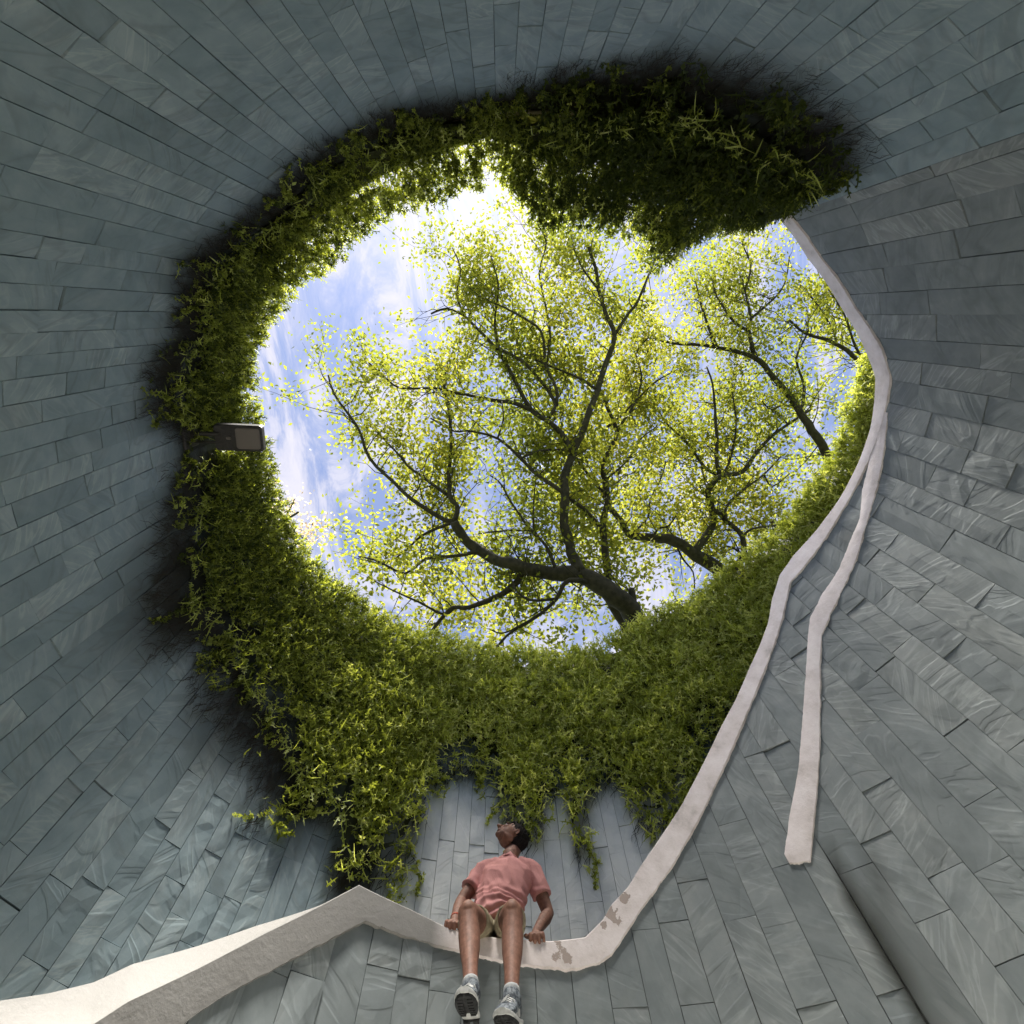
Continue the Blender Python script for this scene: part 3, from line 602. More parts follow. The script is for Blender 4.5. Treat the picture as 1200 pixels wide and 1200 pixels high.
# limbs of the trees: rows of (x, y, z, radius) in metres
LIMBS = {
 'T1': [
  [(2.49,6.16,9.88,0.236),(2.43,6.01,10.15,0.224),(2.22,5.73,10.19,0.209),(1.89,5.46,10.33,0.193),(1.42,5.26,10.76,0.178),(0.78,5.31,10.95,0.161),(0.22,5.16,10.97,0.144),(-0.27,5.05,11.15,0.131),(-0.79,4.94,11.52,0.12),(-1.12,4.66,11.69,0.108),(-1.32,4.29,11.76,0.097)],
  [(-1.34,4.34,11.87,0.058),(-1.65,4.29,12.06,0.055),(-2.29,3.9,12.32,0.047),(-2.75,3.6,12.73,0.043),(-3.44,3.1,13.39,0.038),(-3.68,2.46,13.75,0.032),(-3.93,2.1,13.93,0.029),(-4.38,1.64,14.49,0.025),(-4.58,1.2,14.9,0.022)],
  [(-1.34,4.34,11.87,0.058),(-1.25,4.07,12.13,0.053),(-1.43,3.88,12.35,0.05),(-1.48,3.47,13.08,0.045),(-1.42,2.91,13.68,0.04),(-1.46,2.17,14.25,0.032),(-1.6,1.6,14.92,0.027),(-1.52,1.12,15.59,0.023)],
  [(-1.45,3.91,12.44,0.04),(-1.95,3.59,12.72,0.032),(-2.49,3.32,13.24,0.026),(-2.78,3.08,13.62,0.023),(-3.35,2.55,13.99,0.016)],
  [(-1.34,4.34,11.87,0.039),(-1.58,4.4,11.85,0.034),(-2.12,4.7,12.09,0.026),(-2.58,5.06,12.06,0.019),(-2.84,5.21,11.94,0.015)],
  [(-0.78,4.9,11.43,0.048),(-1.38,5.05,11.56,0.039),(-2.06,5.15,11.72,0.032),(-2.54,5.4,11.55,0.026),(-3.2,5.15,11.79,0.019),(-3.71,5.15,12.08,0.015)],
  [(0.22,5.2,11.04,0.084),(-0.08,5.58,10.96,0.071),(-0.48,5.7,10.74,0.06),(-1.03,5.78,10.51,0.047),(-1.38,5.82,10.61,0.042),(-1.65,6.03,10.58,0.036),(-1.93,6.25,10.25,0.027)],
  [(-1.37,5.8,10.59,0.032),(-1.62,5.99,10.64,0.028),(-2.14,5.66,10.68,0.021),(-2.66,5.49,10.89,0.016),(-3.16,5.37,11.2,0.011)],
  [(1.79,5.46,10.48,0.063),(1.1,5.22,10.43,0.048),(0.8,5.5,10.17,0.04),(0.36,5.87,10.13,0.032),(-0.24,6.14,9.95,0.023),(-0.51,6.28,9.65,0.017)],
  [(0.81,5.55,10.27,0.031),(0.22,5.51,10.23,0.022),(-0.08,5.29,10.45,0.018)],
  [(0.36,5.83,10.08,0.026),(-0.04,6.01,10.01,0.017),(-0.37,6.25,10.18,0.012),(-0.6,6.18,10.23,0.009)],
  [(2.4,5.98,10.02,0.088),(2.39,5.74,10.18,0.074),(2.41,5.51,10.43,0.063)],
  [(1.41,5.23,10.71,0.118),(1.26,4.97,11.21,0.112),(1.16,4.49,11.68,0.104),(1.23,4.0,12.03,0.097),(1.3,3.62,12.58,0.093),(1.57,3.23,13.17,0.089),(1.84,2.8,13.46,0.083),(2.1,2.32,13.86,0.077),(2.4,1.93,14.45,0.074),(2.74,1.32,15.09,0.067),(3.04,0.67,15.51,0.06),(2.9,0.16,15.97,0.055),(2.85,-0.52,16.76,0.049),(2.83,-1.1,17.2,0.043),(2.68,-1.7,17.53,0.037)],
  [(3.06,0.67,15.59,0.046),(3.52,0.2,16.15,0.039),(3.84,-0.16,16.3,0.034),(4.27,-0.82,16.88,0.028),(4.63,-1.37,17.52,0.024),(4.65,-1.97,17.95,0.019)],
  [(1.55,3.2,13.05,0.072),(1.34,2.78,13.48,0.065),(0.99,2.48,13.68,0.059),(0.64,2.28,14.12,0.056),(0.24,1.53,14.91,0.048),(-0.19,0.76,15.41,0.041),(-0.72,0.22,15.9,0.035),(-1.0,-0.06,16.36,0.032),(-1.51,-0.27,16.64,0.028),(-1.95,-0.16,16.59,0.024)],
  [(0.64,2.27,14.09,0.054),(0.17,2.08,14.18,0.048),(-0.26,2.02,14.36,0.044),(-1.35,1.83,14.87,0.036),(-1.89,1.7,14.95,0.031),(-2.78,1.65,15.02,0.025),(-3.23,1.38,15.38,0.022),(-3.71,1.0,15.78,0.018)],
  [(1.0,2.5,13.8,0.043),(1.22,2.27,13.88,0.041),(1.24,2.09,14.21,0.04),(1.02,1.73,14.54,0.039),(0.59,1.21,14.77,0.036),(0.08,0.89,15.11,0.035),(-0.19,0.76,15.44,0.034)],
  [(1.29,2.2,14.06,0.043),(1.32,1.81,14.32,0.039),(1.12,1.32,14.85,0.035),(1.1,0.69,15.15,0.031),(0.93,0.3,15.32,0.028),(0.15,-0.19,15.96,0.023),(-0.46,-0.49,16.34,0.019),(-0.84,-0.82,16.43,0.016)],
  [(-0.08,0.89,15.35,0.04),(-0.15,0.43,15.92,0.034),(-0.14,-0.01,16.32,0.029),(0.0,-0.82,16.92,0.022),(-0.17,-1.65,17.78,0.015)],
  [(-0.99,-0.06,16.27,0.03),(-1.2,-0.64,16.89,0.023),(-1.05,-1.32,17.29,0.017),(-1.27,-1.93,17.74,0.012)],
  [(2.39,1.92,14.39,0.038),(1.92,1.62,14.81,0.031),(1.15,1.28,15.13,0.022),(0.63,1.02,15.6,0.017)],
  [(1.23,4.11,12.05,0.049),(1.17,3.85,12.14,0.045),(0.61,3.49,12.48,0.038),(0.28,3.21,12.92,0.034),(-0.24,2.77,13.23,0.028),(-0.91,2.56,13.32,0.023),(-1.3,2.58,13.51,0.02),(-1.9,2.31,13.94,0.016)],
  [(0.28,3.19,12.82,0.025),(0.78,3.05,12.9,0.023),(1.42,3.14,13.19,0.021)],
  [(-0.24,2.76,13.18,0.023),(-0.07,2.35,13.58,0.015),(-0.09,2.02,14.12,0.011)],
  [(1.25,3.97,12.22,0.04),(1.78,4.45,12.29,0.04),(2.02,4.74,12.3,0.041),(2.11,4.8,12.13,0.04)],
  [(0.9,5.26,10.83,0.037),(0.72,4.87,11.42,0.03),(0.4,4.56,11.62,0.026),(0.01,4.03,12.05,0.021),(-0.26,3.68,12.62,0.017),(-0.56,3.54,12.89,0.014)],
  [(0.4,4.56,11.63,0.021),(-0.22,4.63,11.89,0.015),(-0.82,4.68,11.9,0.01)],
  [(0.45,4.6,11.57,0.021),(0.51,4.12,12.2,0.014),(0.61,3.75,12.65,0.01)],
  [(1.16,1.29,15.25,0.034),(1.33,0.62,15.69,0.029),(1.3,-0.15,16.44,0.026),(1.21,-1.09,17.32,0.022),(1.48,-1.91,17.82,0.018),(1.27,-2.48,18.18,0.015)],
  [(2.83,-0.51,16.65,0.03),(2.49,-1.05,17.11,0.023),(2.3,-1.76,17.96,0.018),(2.28,-2.48,18.53,0.013)],
 ],
 'T1b': [
  [(2.39,6.63,10.45,0.112),(2.28,6.48,10.91,0.105),(2.13,6.16,11.13,0.098),(2.14,5.71,11.6,0.09),(2.24,5.0,12.69,0.08),(2.48,4.41,13.41,0.072),(2.42,3.83,13.8,0.064),(2.79,3.36,14.36,0.057),(3.0,3.12,14.82,0.054),(2.85,2.61,15.28,0.048),(2.74,2.27,15.42,0.043),(2.56,1.75,16.06,0.037)],
  [(2.23,4.98,12.64,0.042),(2.14,5.01,12.74,0.04),(1.83,4.75,12.88,0.032),(1.64,4.57,13.24,0.027),(1.3,4.09,13.97,0.017)],
  [(2.46,4.38,13.32,0.038),(2.2,4.2,13.45,0.033),(1.85,3.71,13.88,0.026),(1.69,3.5,14.29,0.023)],
  [(2.98,3.1,14.72,0.035),(3.61,2.42,15.29,0.027),(3.94,1.82,15.98,0.022),(3.9,1.27,16.57,0.019),(4.33,0.83,16.83,0.015)],
  [(2.76,3.0,14.89,0.035),(3.24,2.73,15.16,0.029),(4.3,2.1,16.11,0.02),(5.02,1.81,16.45,0.015)],
  [(2.53,4.08,13.66,0.028),(3.16,3.81,14.2,0.021),(3.64,3.39,14.78,0.016),(4.16,3.11,15.02,0.012)],
 ],
 'T2': [
  [(5.36,6.71,12.35,0.217),(5.35,6.51,12.63,0.198),(4.69,6.07,12.85,0.159),(4.18,5.73,13.05,0.133),(3.7,5.73,13.38,0.114),(3.17,5.7,13.57,0.095),(2.88,5.29,13.65,0.077),(2.65,4.99,13.88,0.063),(2.5,4.65,14.32,0.047)],
  [(3.68,5.7,13.33,0.034),(3.9,5.55,13.57,0.027),(4.16,5.48,13.54,0.021),(4.52,5.25,13.91,0.014)],
  [(3.15,5.66,13.48,0.029),(3.7,5.31,13.87,0.022),(3.82,4.94,14.2,0.019),(4.3,4.56,14.85,0.015),(4.51,4.17,15.2,0.012)],
  [(4.7,6.08,12.88,0.111),(4.69,5.93,12.88,0.105),(5.34,5.56,13.55,0.092),(5.48,5.27,13.98,0.086),(5.42,4.81,14.24,0.077),(5.87,4.51,14.54,0.07),(6.67,4.57,14.99,0.062),(7.35,4.1,15.55,0.052),(7.9,3.71,15.8,0.043),(8.76,3.42,16.29,0.033),(9.44,3.26,16.76,0.026)],
  [(5.91,4.54,14.64,0.06),(5.87,4.24,14.89,0.053),(6.14,3.68,15.7,0.043),(6.27,2.99,16.32,0.034),(6.33,2.3,16.81,0.026),(6.33,1.85,17.38,0.02)],
  [(5.91,4.54,14.64,0.048),(5.58,4.38,15.01,0.041),(5.31,3.85,15.65,0.032),(4.82,3.34,16.03,0.025),(4.57,2.91,16.46,0.019)],
  [(6.06,4.52,14.7,0.036),(6.61,3.88,15.57,0.027),(6.82,3.24,16.09,0.021),(6.87,2.56,16.61,0.015)],
  [(5.38,6.6,12.42,0.098),(5.54,6.47,12.62,0.09),(5.82,6.14,12.69,0.077),(5.94,5.71,13.06,0.065),(5.68,5.42,13.52,0.054),(5.39,5.14,13.65,0.046)],
  [(5.63,5.38,13.42,0.045),(5.74,5.12,13.73,0.039),(6.34,4.84,14.17,0.032),(7.26,4.66,14.91,0.025),(8.02,4.34,15.52,0.019)],
  [(5.96,5.73,13.11,0.033),(6.26,5.54,13.18,0.026),(6.95,5.61,13.42,0.019),(7.5,5.51,13.75,0.014)],
  [(5.86,6.18,12.78,0.055),(6.26,6.05,12.91,0.041),(6.8,6.0,13.3,0.031),(7.19,5.78,13.54,0.021)],
  [(5.88,6.11,12.84,0.028),(5.54,5.93,13.02,0.019),(5.16,6.27,13.12,0.011)],
  [(7.23,4.64,14.85,0.024),(7.59,5.07,14.98,0.019),(8.2,4.8,15.26,0.013)],
  [(4.22,5.78,13.15,0.028),(4.39,6.21,12.98,0.021),(4.54,6.4,12.62,0.015),(4.52,6.76,12.37,0.011)],
 ],
 'T3': [
  [(8.79,4.32,14.34,0.128),(8.85,4.16,14.63,0.122),(8.65,3.72,14.87,0.111),(8.46,3.35,15.14,0.103),(8.31,2.73,15.93,0.091),(8.03,2.19,16.49,0.08),(7.66,1.7,16.75,0.071),(7.2,1.45,17.1,0.062),(6.4,1.24,17.78,0.049),(5.44,1.13,18.17,0.036),(4.87,0.94,18.3,0.027)],
  [(7.58,1.47,17.03,0.065),(7.71,0.86,17.73,0.049),(7.81,0.52,17.91,0.042),(7.95,-0.32,18.86,0.027),(8.01,-0.87,19.55,0.018)],
  [(7.86,0.52,18.03,0.04),(8.76,-0.01,18.5,0.028),(9.25,-0.5,18.89,0.022),(9.69,-1.3,19.68,0.014)],
  [(7.68,0.86,17.68,0.053),(7.27,0.59,17.87,0.041),(6.99,-0.19,18.71,0.025),(7.03,-0.78,19.29,0.017)],
  [(6.64,1.29,17.49,0.053),(6.52,0.7,17.99,0.039),(6.54,-0.15,18.96,0.025),(6.51,-0.68,19.36,0.017)],
  [(8.38,3.0,15.61,0.049),(8.59,2.92,15.79,0.046),(8.88,2.4,16.36,0.039),(8.81,1.7,16.84,0.031),(9.47,0.96,17.57,0.022),(9.76,0.3,18.36,0.016)],
  [(8.28,2.72,15.87,0.025),(7.88,3.05,16.07,0.017),(7.59,2.79,16.16,0.013)],
  [(7.97,-0.32,18.88,0.035),(8.41,-1.11,19.62,0.025),(8.22,-1.8,19.99,0.018),(8.65,-2.21,20.41,0.014)],
 ],
 'T4': [
  [(10.95,2.54,15.56,0.085),(10.82,2.23,15.99,0.073),(10.44,1.91,16.14,0.063),(9.83,1.33,16.64,0.048),(9.21,1.01,17.29,0.034),(8.9,0.63,17.68,0.026)],
  [(10.46,1.91,16.17,0.043),(10.43,1.3,16.79,0.034),(10.33,0.59,17.24,0.027),(10.24,-0.03,17.9,0.021),(10.13,-0.56,18.54,0.016)],
  [(9.9,1.34,16.75,0.032),(9.91,0.92,17.09,0.026),(9.78,0.31,17.69,0.02),(9.64,-0.34,18.56,0.014)],
 ],
 'T5': [
  [(-10.57,7.26,17.5,0.09),(-9.53,7.04,17.95,0.063),(-8.31,6.49,18.27,0.041),(-7.69,6.19,18.43,0.031)],
  [(-8.32,6.5,18.3,0.046),(-7.95,6.96,18.29,0.027),(-7.47,7.16,18.13,0.015)],
  [(-8.32,6.5,18.3,0.046),(-8.07,6.18,18.45,0.03),(-7.85,5.78,18.69,0.015)],
 ],
}

# ------------------------------------------------------------------ trees
def tube_rows(pts, rad, sides=6):
    """rings of a tapering tube through pts"""
    rows = []; prev = None
    for i, p in enumerate(pts):
        p = Vector(p); t = (Vector(pts[min(i + 1, len(pts) - 1)]) - Vector(pts[max(i - 1, 0)])).normalized()
        u = (prev - t*prev.dot(t)) if prev else t.orthogonal(); u.normalize(); prev = u; v = t.cross(u)
        rows.append([tuple(p + (u*math.cos(2*PI*k/sides) + v*math.sin(2*PI*k/sides))*rad[i]) for k in range(sides)])
    return rows
def add_tube(V, F, pts, rad, sides=6):
    b = len(V); rows = tube_rows(pts, rad, sides)
    for r in rows: V += r
    for i in range(len(rows) - 1):
        for k in range(sides):
            F.append((b + i*sides + k, b + i*sides + (k + 1) % sides, b + (i + 1)*sides + (k + 1) % sides, b + (i + 1)*sides + k))
    F.append(tuple(b + k for k in range(sides))[::-1]); F.append(tuple(b + (len(rows) - 1)*sides + k for k in range(sides)))
def smooth_path(pts, rad, sub=3, jit=.0):
    out = []; ro = []; n = len(pts)
    for i in range(n - 1):
        p0, p1, p2, p3 = (Vector(pts[max(0, min(n - 1, i + k))]) for k in (-1, 0, 1, 2))
        for s in range(sub):
            t = s/sub
            q = .5*((2*p1) + (p2 - p0)*t + (2*p0 - 5*p1 + 4*p2 - p3)*t*t + (3*p1 - p0 - 3*p2 + p3)*t**3)
            if jit: q += Vector((random.gauss(0, 1), random.gauss(0, 1), random.gauss(0, 1)))*jit*rad[i]
            out.append(q); ro.append((rad[i] + (rad[i + 1] - rad[i])*t)*random.uniform(.94, 1.08))
    out.append(Vector(pts[-1])); ro.append(rad[-1]); return out, ro
def leaves(centres, count, spread, size, tints):
    n = len(centres)*count; c = np.repeat(np.array(centres), count, 0) + np.array([0, 0, .18])
    off = rng.normal(size=(n, 3))*np.array([1, 1, .6])*spread
    O = c + off; d = rng.normal(size=(n, 3)); d[:, 2] *= .5; d /= np.linalg.norm(d, axis=1, keepdims=True)
    s = np.cross(d, rng.normal(size=(n, 3))*np.array([.5, .5, 1.4])); s /= np.linalg.norm(s, axis=1, keepdims=True)
    nn = np.cross(d, s)
    L = size*(.7 + .7*rng.random(n)); Wd = L*.27
    droop = nn*(L*.12)[:, None]
    V = np.concatenate([O, O + d*(L*.45)[:, None] + s*Wd[:, None] + droop, O + d*L[:, None], O + d*(L*.45)[:, None] - s*Wd[:, None] + droop])
    i = np.arange(n); F = np.stack([i, i + n, i + 2*n, i + 3*n], -1)
    T = np.clip(np.repeat(np.array(tints), count) + rng.normal(0, .16, n), 0, 1)
    return V, F, np.tile(T, 4)
def grow_tree(name, label, limbs, base, leafm=None, twig_gap=.22, reach=1.6, lsize=.115, lcount=17, spread=.28):
    root = empty(name, base); bx = Vector(base)
    tag(root, label, 'tree', 'trees standing above the shaft')
    V = []; F = []; tips = []; tv = []; tf = []
    t0 = limbs[0][0]; p0 = Vector(t0[:3]); r0 = t0[3]
    pts = [Vector(base), Vector(base).lerp(p0, .35) + Vector((.1, .05, 0)), Vector(base).lerp(p0, .7), p0]
    rad = [r0*1.75, r0*1.25, r0*1.08, r0]
    A, B_ = smooth_path(pts, rad, 3); add_tube(V, F, A, B_, 12)
    crown_c = Vector((0, 0, 0)); cnt = 0
    for L in limbs:
        for q in L: crown_c += Vector(q[:3]); cnt += 1
    crown_c /= cnt
    for li, L in enumerate(limbs):
        pts = [Vector(q[:3]) for q in L]; rad = [q[3]*1.0 + .004 for q in L]
        A, B_ = smooth_path(pts, rad, 3, .10); add_tube(V, F, A, B_, 10 if rad[0] > .08 else 6)
        # twigs all along the limb
        acc = 0
        for i in range(len(A) - 1):
            seg = A[i + 1] - A[i]; acc += seg.length
            if B_[i] > .15: continue
            while acc > twig_gap:
                acc -= twig_gap
                p = A[i].lerp(A[i + 1], random.random())
                d = seg.normalized()*random.uniform(.2, .9) + Vector((random.gauss(0, .9), random.gauss(0, .9), random.gauss(.85, .35)))
                d.normalize(); ln = reach*random.uniform(.35, 1.25)
                tp = [p]; dd = d.copy(); q = p.copy(); rr_ = min(B_[i]*.5, .018)
                for s in range(4):
                    dd = (dd + Vector((random.gauss(0, .28), random.gauss(0, .28), random.gauss(.03, .2)))).normalized()
                    q = q + dd*ln/4; tp.append(q)
                    if s >= 1 and random.random() < .75:
                        e = (dd + Vector((random.gauss(0, .8), random.gauss(0, .8), random.gauss(0, .4)))).normalized()
                        q2 = q + e*ln*.22; q3 = q2 + (e + Vector((0, 0, .1)) + Vector((random.gauss(0, .3), random.gauss(0, .3), 0)))*ln*.16
                        add_tube(tv, tf, [q, q2, q3], [rr_*.45, rr_*.3, .003], 3); tips.append(q3)
                        tips.append(q2)
                add_tube(tv, tf, tp, [rr_*(1 - .2*k) for k in range(5)], 4); tips.append(q)
        tips.append(A[-1])
    o = mesh('trunk', [tuple(Vector(v) - bx) for v in V], F, BARK, root, True)
    tw = mesh('twigs', [tuple(Vector(v) - bx) for v in tv], tf, BARK, root); tw['kind'] = 'stuff'
    tips = [t for t in tips if (vnoise(np.array(t.x*1.1 + 40), np.array(t.y*1.1 + 7*t.z*.1 + 40)) > .15)]
    tint = [.34 + .42*float(vnoise(np.array(t.x*.55 + 9), np.array(t.y*.55 + t.z*.2 + 3))) - .10 for t in tips]
    cen = [tuple(t - bx) for t in tips]
    Vv, Fv, Tv = leaves(cen, lcount, spread, lsize, tint)
    fast_mesh('crown', Vv, Fv, 4, leafm or LEAF, root, False, {'tint': Tv}, 'stuff')
    print(name, len(tips), 'tips', len(Fv), 'leaves')
    return root
GZ = 6.32
for (k, name, label, ox, oy, kw) in (
    ('T1', 'broad_tree', 'broad spreading tree with the thickest trunk and long crooked limb reaching left', .6, 1.3, {}),
    ('T1b', 'slender_tree', 'slender upright tree rising close behind the thickest trunk', .2, 1.6, {}),
    ('T2', 'forked_tree', 'tree whose trunk forks low over the creeper to the right of the thickest trunk', .8, 1.6, {}),
    ('T3', 'leaning_tree', 'single leaning dark branch tree beside the white coping at right', 1.2, 1.2, {}),
    ('T4', 'side_tree', 'leafy tree whose thin branch enters beside the coping bend at far right', 1.8, .6, {}),
    ('T5', 'pale_tree', 'small sparse pale pinkish leaved treetop at the left rim of the opening', -1.5, .3, dict(leafm=LEAFP, twig_gap=.5, reach=.8, lcount=16)),
):
    q = LIMBS[k][0][0]
    grow_tree(name, label, LIMBS[k], (q[0] + ox, q[1] + oy, GZ), **kw)

# ------------------------------------------------------------------ wall lamp
def box(V, F, M, x0, x1, y0, y1, z0, z1, bev=0):
    b = len(V)
    for x in (x0, x1):
        for y in (y0, y1):
            for z in (z0, z1): V.append(tuple(M @ Vector((x, y, z))))
    F += [tuple(b + i for i in f) for f in ((0, 1, 3, 2), (4, 6, 7, 5), (0, 4, 5, 1), (2, 3, 7, 6), (0, 2, 6, 4), (1, 5, 7, 3))]
def rbox(name, M, sx, sy, sz, rad, m, parent, seg=5, bev=.01):
    """box with rounded plan corners (in local xy) and bevelled rims"""
    prof = []
    for (cx_, cy_, a0) in ((sx/2 - rad, sy/2 - rad, 0), (-sx/2 + rad, sy/2 - rad, 90), (-sx/2 + rad, -sy/2 + rad, 180), (sx/2 - rad, -sy/2 + rad, 270)):
        for k in range(seg + 1):
            t = R_(a0 + 90*k/seg); prof.append((cx_ + rad*math.cos(t), cy_ + rad*math.sin(t)))
    n = len(prof); V = []; F = []
    for (z, s) in ((-sz/2, bev), (-sz/2 + bev, 0), (sz/2 - bev, 0), (sz/2, bev)):
        for (x, y) in prof: V.append(tuple(M @ Vector((x*(1 - 2*s/sx), y*(1 - 2*s/sy), z))))
    for j in range(3):
        for k in range(n): F.append((j*n + k, j*n + (k + 1) % n, (j + 1)*n + (k + 1) % n, (j + 1)*n + k))
    F.append(tuple(range(n))[::-1]); F.append(tuple(3*n + k for k in range(n)))
    return mesh(name, V, F, m, parent)
METAL = simple('dark_lamp_metal', (.028, .026, .024), (.05, .045, .04), 40, .55, .1, .001)
GLASS, t_, b_, _o = mat('lamp_glass'); b_.inputs['Base Color'].default_value = (.17, .145, .125, 1); b_.inputs['Roughness'].default_value = .35
la = -172.6; lr = float(Rout(la)); lp = Vector(P(la, lr - .02, 5.74))
tt = math.radians(la); nrm = Vector((-math.cos(tt), -math.sin(tt), 0)); tanv = Vector((0, 0, 1)).cross(nrm)
LM = Matrix((( nrm.x, tanv.x, 0, 0), (nrm.y, tanv.y, 0, 0), (nrm.z, tanv.z, 1, 0), (0, 0, 0, 1)))
lamp = empty('wall_lamp', lp); tag(lamp, 'dark rectangular floodlight on a bracket arm projecting from the left wall', 'lamp'); lamp.rotation_euler = LM.to_euler()
TL = Matrix.Translation
rbox('mounting_plate', TL((.012, 0, 0)) @ Matrix.Rotation(PI/2, 4, 'Y'), .24, .2, .024, .02, METAL, lamp)
V = []; F = []
add_tube(V, F, [(0, -.035, 0), (.2, -.035, .02), (.26, -.035, .06)], [.022]*3, 8)
add_tube(V, F, [(0, .05, .02), (.2, .05, .04), (.26, .05, .07)], [.014]*3, 8)
mesh('bracket_arm', V, F, METAL, lamp, True)
head = rbox('lamp_head', TL((.415, 0, .10)) @ Matrix.Rotation(R_(-6), 4, 'Y'), .43, .25, .085, .03, METAL, lamp)
rbox('diffuser', TL((.505, 0, .064)) @ Matrix.Rotation(R_(-6), 4, 'Y'), .215, .20, .012, .025, GLASS, head, bev=.004)
rbox('sensor', TL((.335, .0, .046)) @ Matrix.Rotation(R_(-6), 4, 'Y'), .04, .03, .02, .012, GLASS, head, bev=.003)
V = []; F = []
for (yy, zz) in ((-.07, .09), (.07, .09), (-.07, -.09), (.07, -.09)): box(V, F, TL((.03, yy, zz)), -.006, .006, -.008, .008, -.008, .008)
mesh('plate_bolts', V, F, METAL, lamp)['kind'] = 'stuff'
V = []; F = []
add_tube(V, F, smooth_path([(.02, .06, .1), (.08, .09, .16), (.2, .07, .12), (.27, .03, .10)], [.006]*4, 4)[0], [.006]*13, 6)
mesh('power_cable', V, F, METAL, lamp, True)
V = []; F = []
for k in range(9): box(V, F, TL((.26 + .03*k, 0, .155)), -.004, .004, -.11, .11, -.02, .02)
mesh('cooling_fins', V, F, METAL, head)

# ------------------------------------------------------------------ seated man
def ring_loft(V, F, rows):
    b = len(V); n = len(rows[0])
    for r in rows: V += [tuple(p) for p in r]
    for i in range(len(rows) - 1):
        for k in range(n): F.append((b + i*n + k, b + i*n + (k + 1) % n, b + (i + 1)*n + (k + 1) % n, b + (i + 1)*n + k))
    F.append(tuple(b + k for k in range(n))[::-1]); F.append(tuple(b + (len(rows) - 1)*n + k for k in range(n)))
def limb(V, F, pts, ra, rb=None, side=(1, 0, 0), n=18, cap=True):
    """elliptical tube: ra = half width along side, rb = half depth"""
    rb = rb or ra; pts = [Vector(p) for p in pts]; rows = []
    def fr(i):
        t = (pts[min(i + 1, len(pts) - 1)] - pts[max(i - 1, 0)]).normalized(); s = Vector(side); s = (s - t*s.dot(t)).normalized(); return t, s, t.cross(s)
    def ring(c, s, u, a, b): return [c + s*(a*math.cos(2*PI*k/n)) + u*(b*math.sin(2*PI*k/n)) for k in range(n)]
    if cap:
        t, s, u = fr(0); m = min(ra[0], rb[0])
        for an in (75, 45, 20): rows.append(ring(pts[0] - t*m*math.sin(R_(an)), s, u, ra[0]*math.cos(R_(an)), rb[0]*math.cos(R_(an))))
    for i in range(len(pts)):
        t, s, u = fr(i); rows.append(ring(pts[i], s, u, ra[i], rb[i]))
    if cap:
        t, s, u = fr(len(pts) - 1); m = min(ra[-1], rb[-1])
        for an in (20, 45, 75): rows.append(ring(pts[-1] + t*m*math.sin(R_(an)), s, u, ra[-1]*math.cos(R_(an)), rb[-1]*math.cos(R_(an))))
    ring_loft(V, F, rows)
def ball(V, F, M, c, r, n=16):
    rows = []
    for i in range(1, n):
        t = PI*i/n
        rows.append([M @ Vector((c[0] + r[0]*math.sin(t)*math.cos(2*PI*k/n), c[1] + r[1]*math.sin(t)*math.sin(2*PI*k/n), c[2] + r[2]*math.cos(t))) for k in range(n)])
    ring_loft(V, F, rows[::-1])
def remeshed(name, V, F, voxel, m, parent, smooth=2, disp=None, loc=None):
    """weld overlapping closed shapes into one continuous skin"""
    me = bpy.data.meshes.new('tmp'); me.from_pydata([tuple(v) for v in V], [], F); me.update()
    o = bpy.data.objects.new('tmp', me); col.objects.link(o)
    md = o.modifiers.new('r', 'REMESH'); md.mode = 'VOXEL'; md.voxel_size = voxel; md.use_smooth_shade = True
    s = o.modifiers.new('s', 'SMOOTH'); s.factor = .5; s.iterations = smooth
    dg = bpy.context.evaluated_depsgraph_get(); ev = o.evaluated_get(dg); me2 = bpy.data.meshes.new_from_object(ev)
    bpy.data.objects.remove(o); me2.name = name
    if disp:
        nn = [v.normal.copy() for v in me2.vertices]
        for v, q in zip(me2.vertices, nn): v.co = v.co + q*disp(v.co, q)
    me2.materials.clear(); ob = link(name, me2, m, None, True)
    off = Vector(loc)
    me2.transform(Matrix.Translation(-off)); ob.parent = parent
    return ob
SKIN, t_, b_, _o = mat('brown_skin')
tcn = N(t_, 'ShaderNodeTexCoord'); n_ = N(t_, 'ShaderNodeTexNoise', i_Scale=45.0, i_Detail=5.0, i_Roughness=.65); t_.links.new(tcn.outputs['Object'], n_.inputs[0])
r_ = ramp(t_, n_.outputs[0], [(.35, (.165, .076, .053)), (.65, (.26, .13, .09))]); t_.links.new(r_.outputs[0], b_.inputs['Base Color'])
b_.inputs['Roughness'].default_value = .62; b_.inputs['Specular IOR Level'].default_value = .3; b_.inputs['Subsurface Weight'].default_value = .06; b_.inputs['Subsurface Radius'].default_value = (.02, .008, .005); b_.inputs['Subsurface Scale'].default_value = .3
bump(t_, b_, n_.outputs[0], .15, .002)
def cloth(name, c1, c2, wr=9.0, ws=.6):
    m, t, b, out = mat(name); tcn = N(t, 'ShaderNodeTexCoord')
    mp = N(t, 'ShaderNodeMapping'); mp.inputs['Scale'].default_value = (1.5, 1, .8); t.links.new(tcn.outputs['Object'], mp.inputs[0])
    a = N(t, 'ShaderNodeTexNoise', i_Scale=wr, i_Detail=4.0, i_Roughness=.5, i_Distortion=1.0); t.links.new(mp.outputs[0], a.inputs[0])
    f = N(t, 'ShaderNodeTexNoise', i_Scale=350.0, i_Detail=2.0); t.links.new(tcn.outputs['Object'], f.inputs[0])
    r = ramp(t, f.outputs[0], [(.3, c1), (.7, c2)]); t.links.new(r.outputs[0], b.inputs['Base Color']); b.inputs['Roughness'].default_value = .9; b.inputs['Specular IOR Level'].default_value = .15
    h = math_(t, 'ADD', a.outputs[0], math_(t, 'MULTIPLY', f.outputs[0], .015)); bump(t, b, h, ws, .03); return m
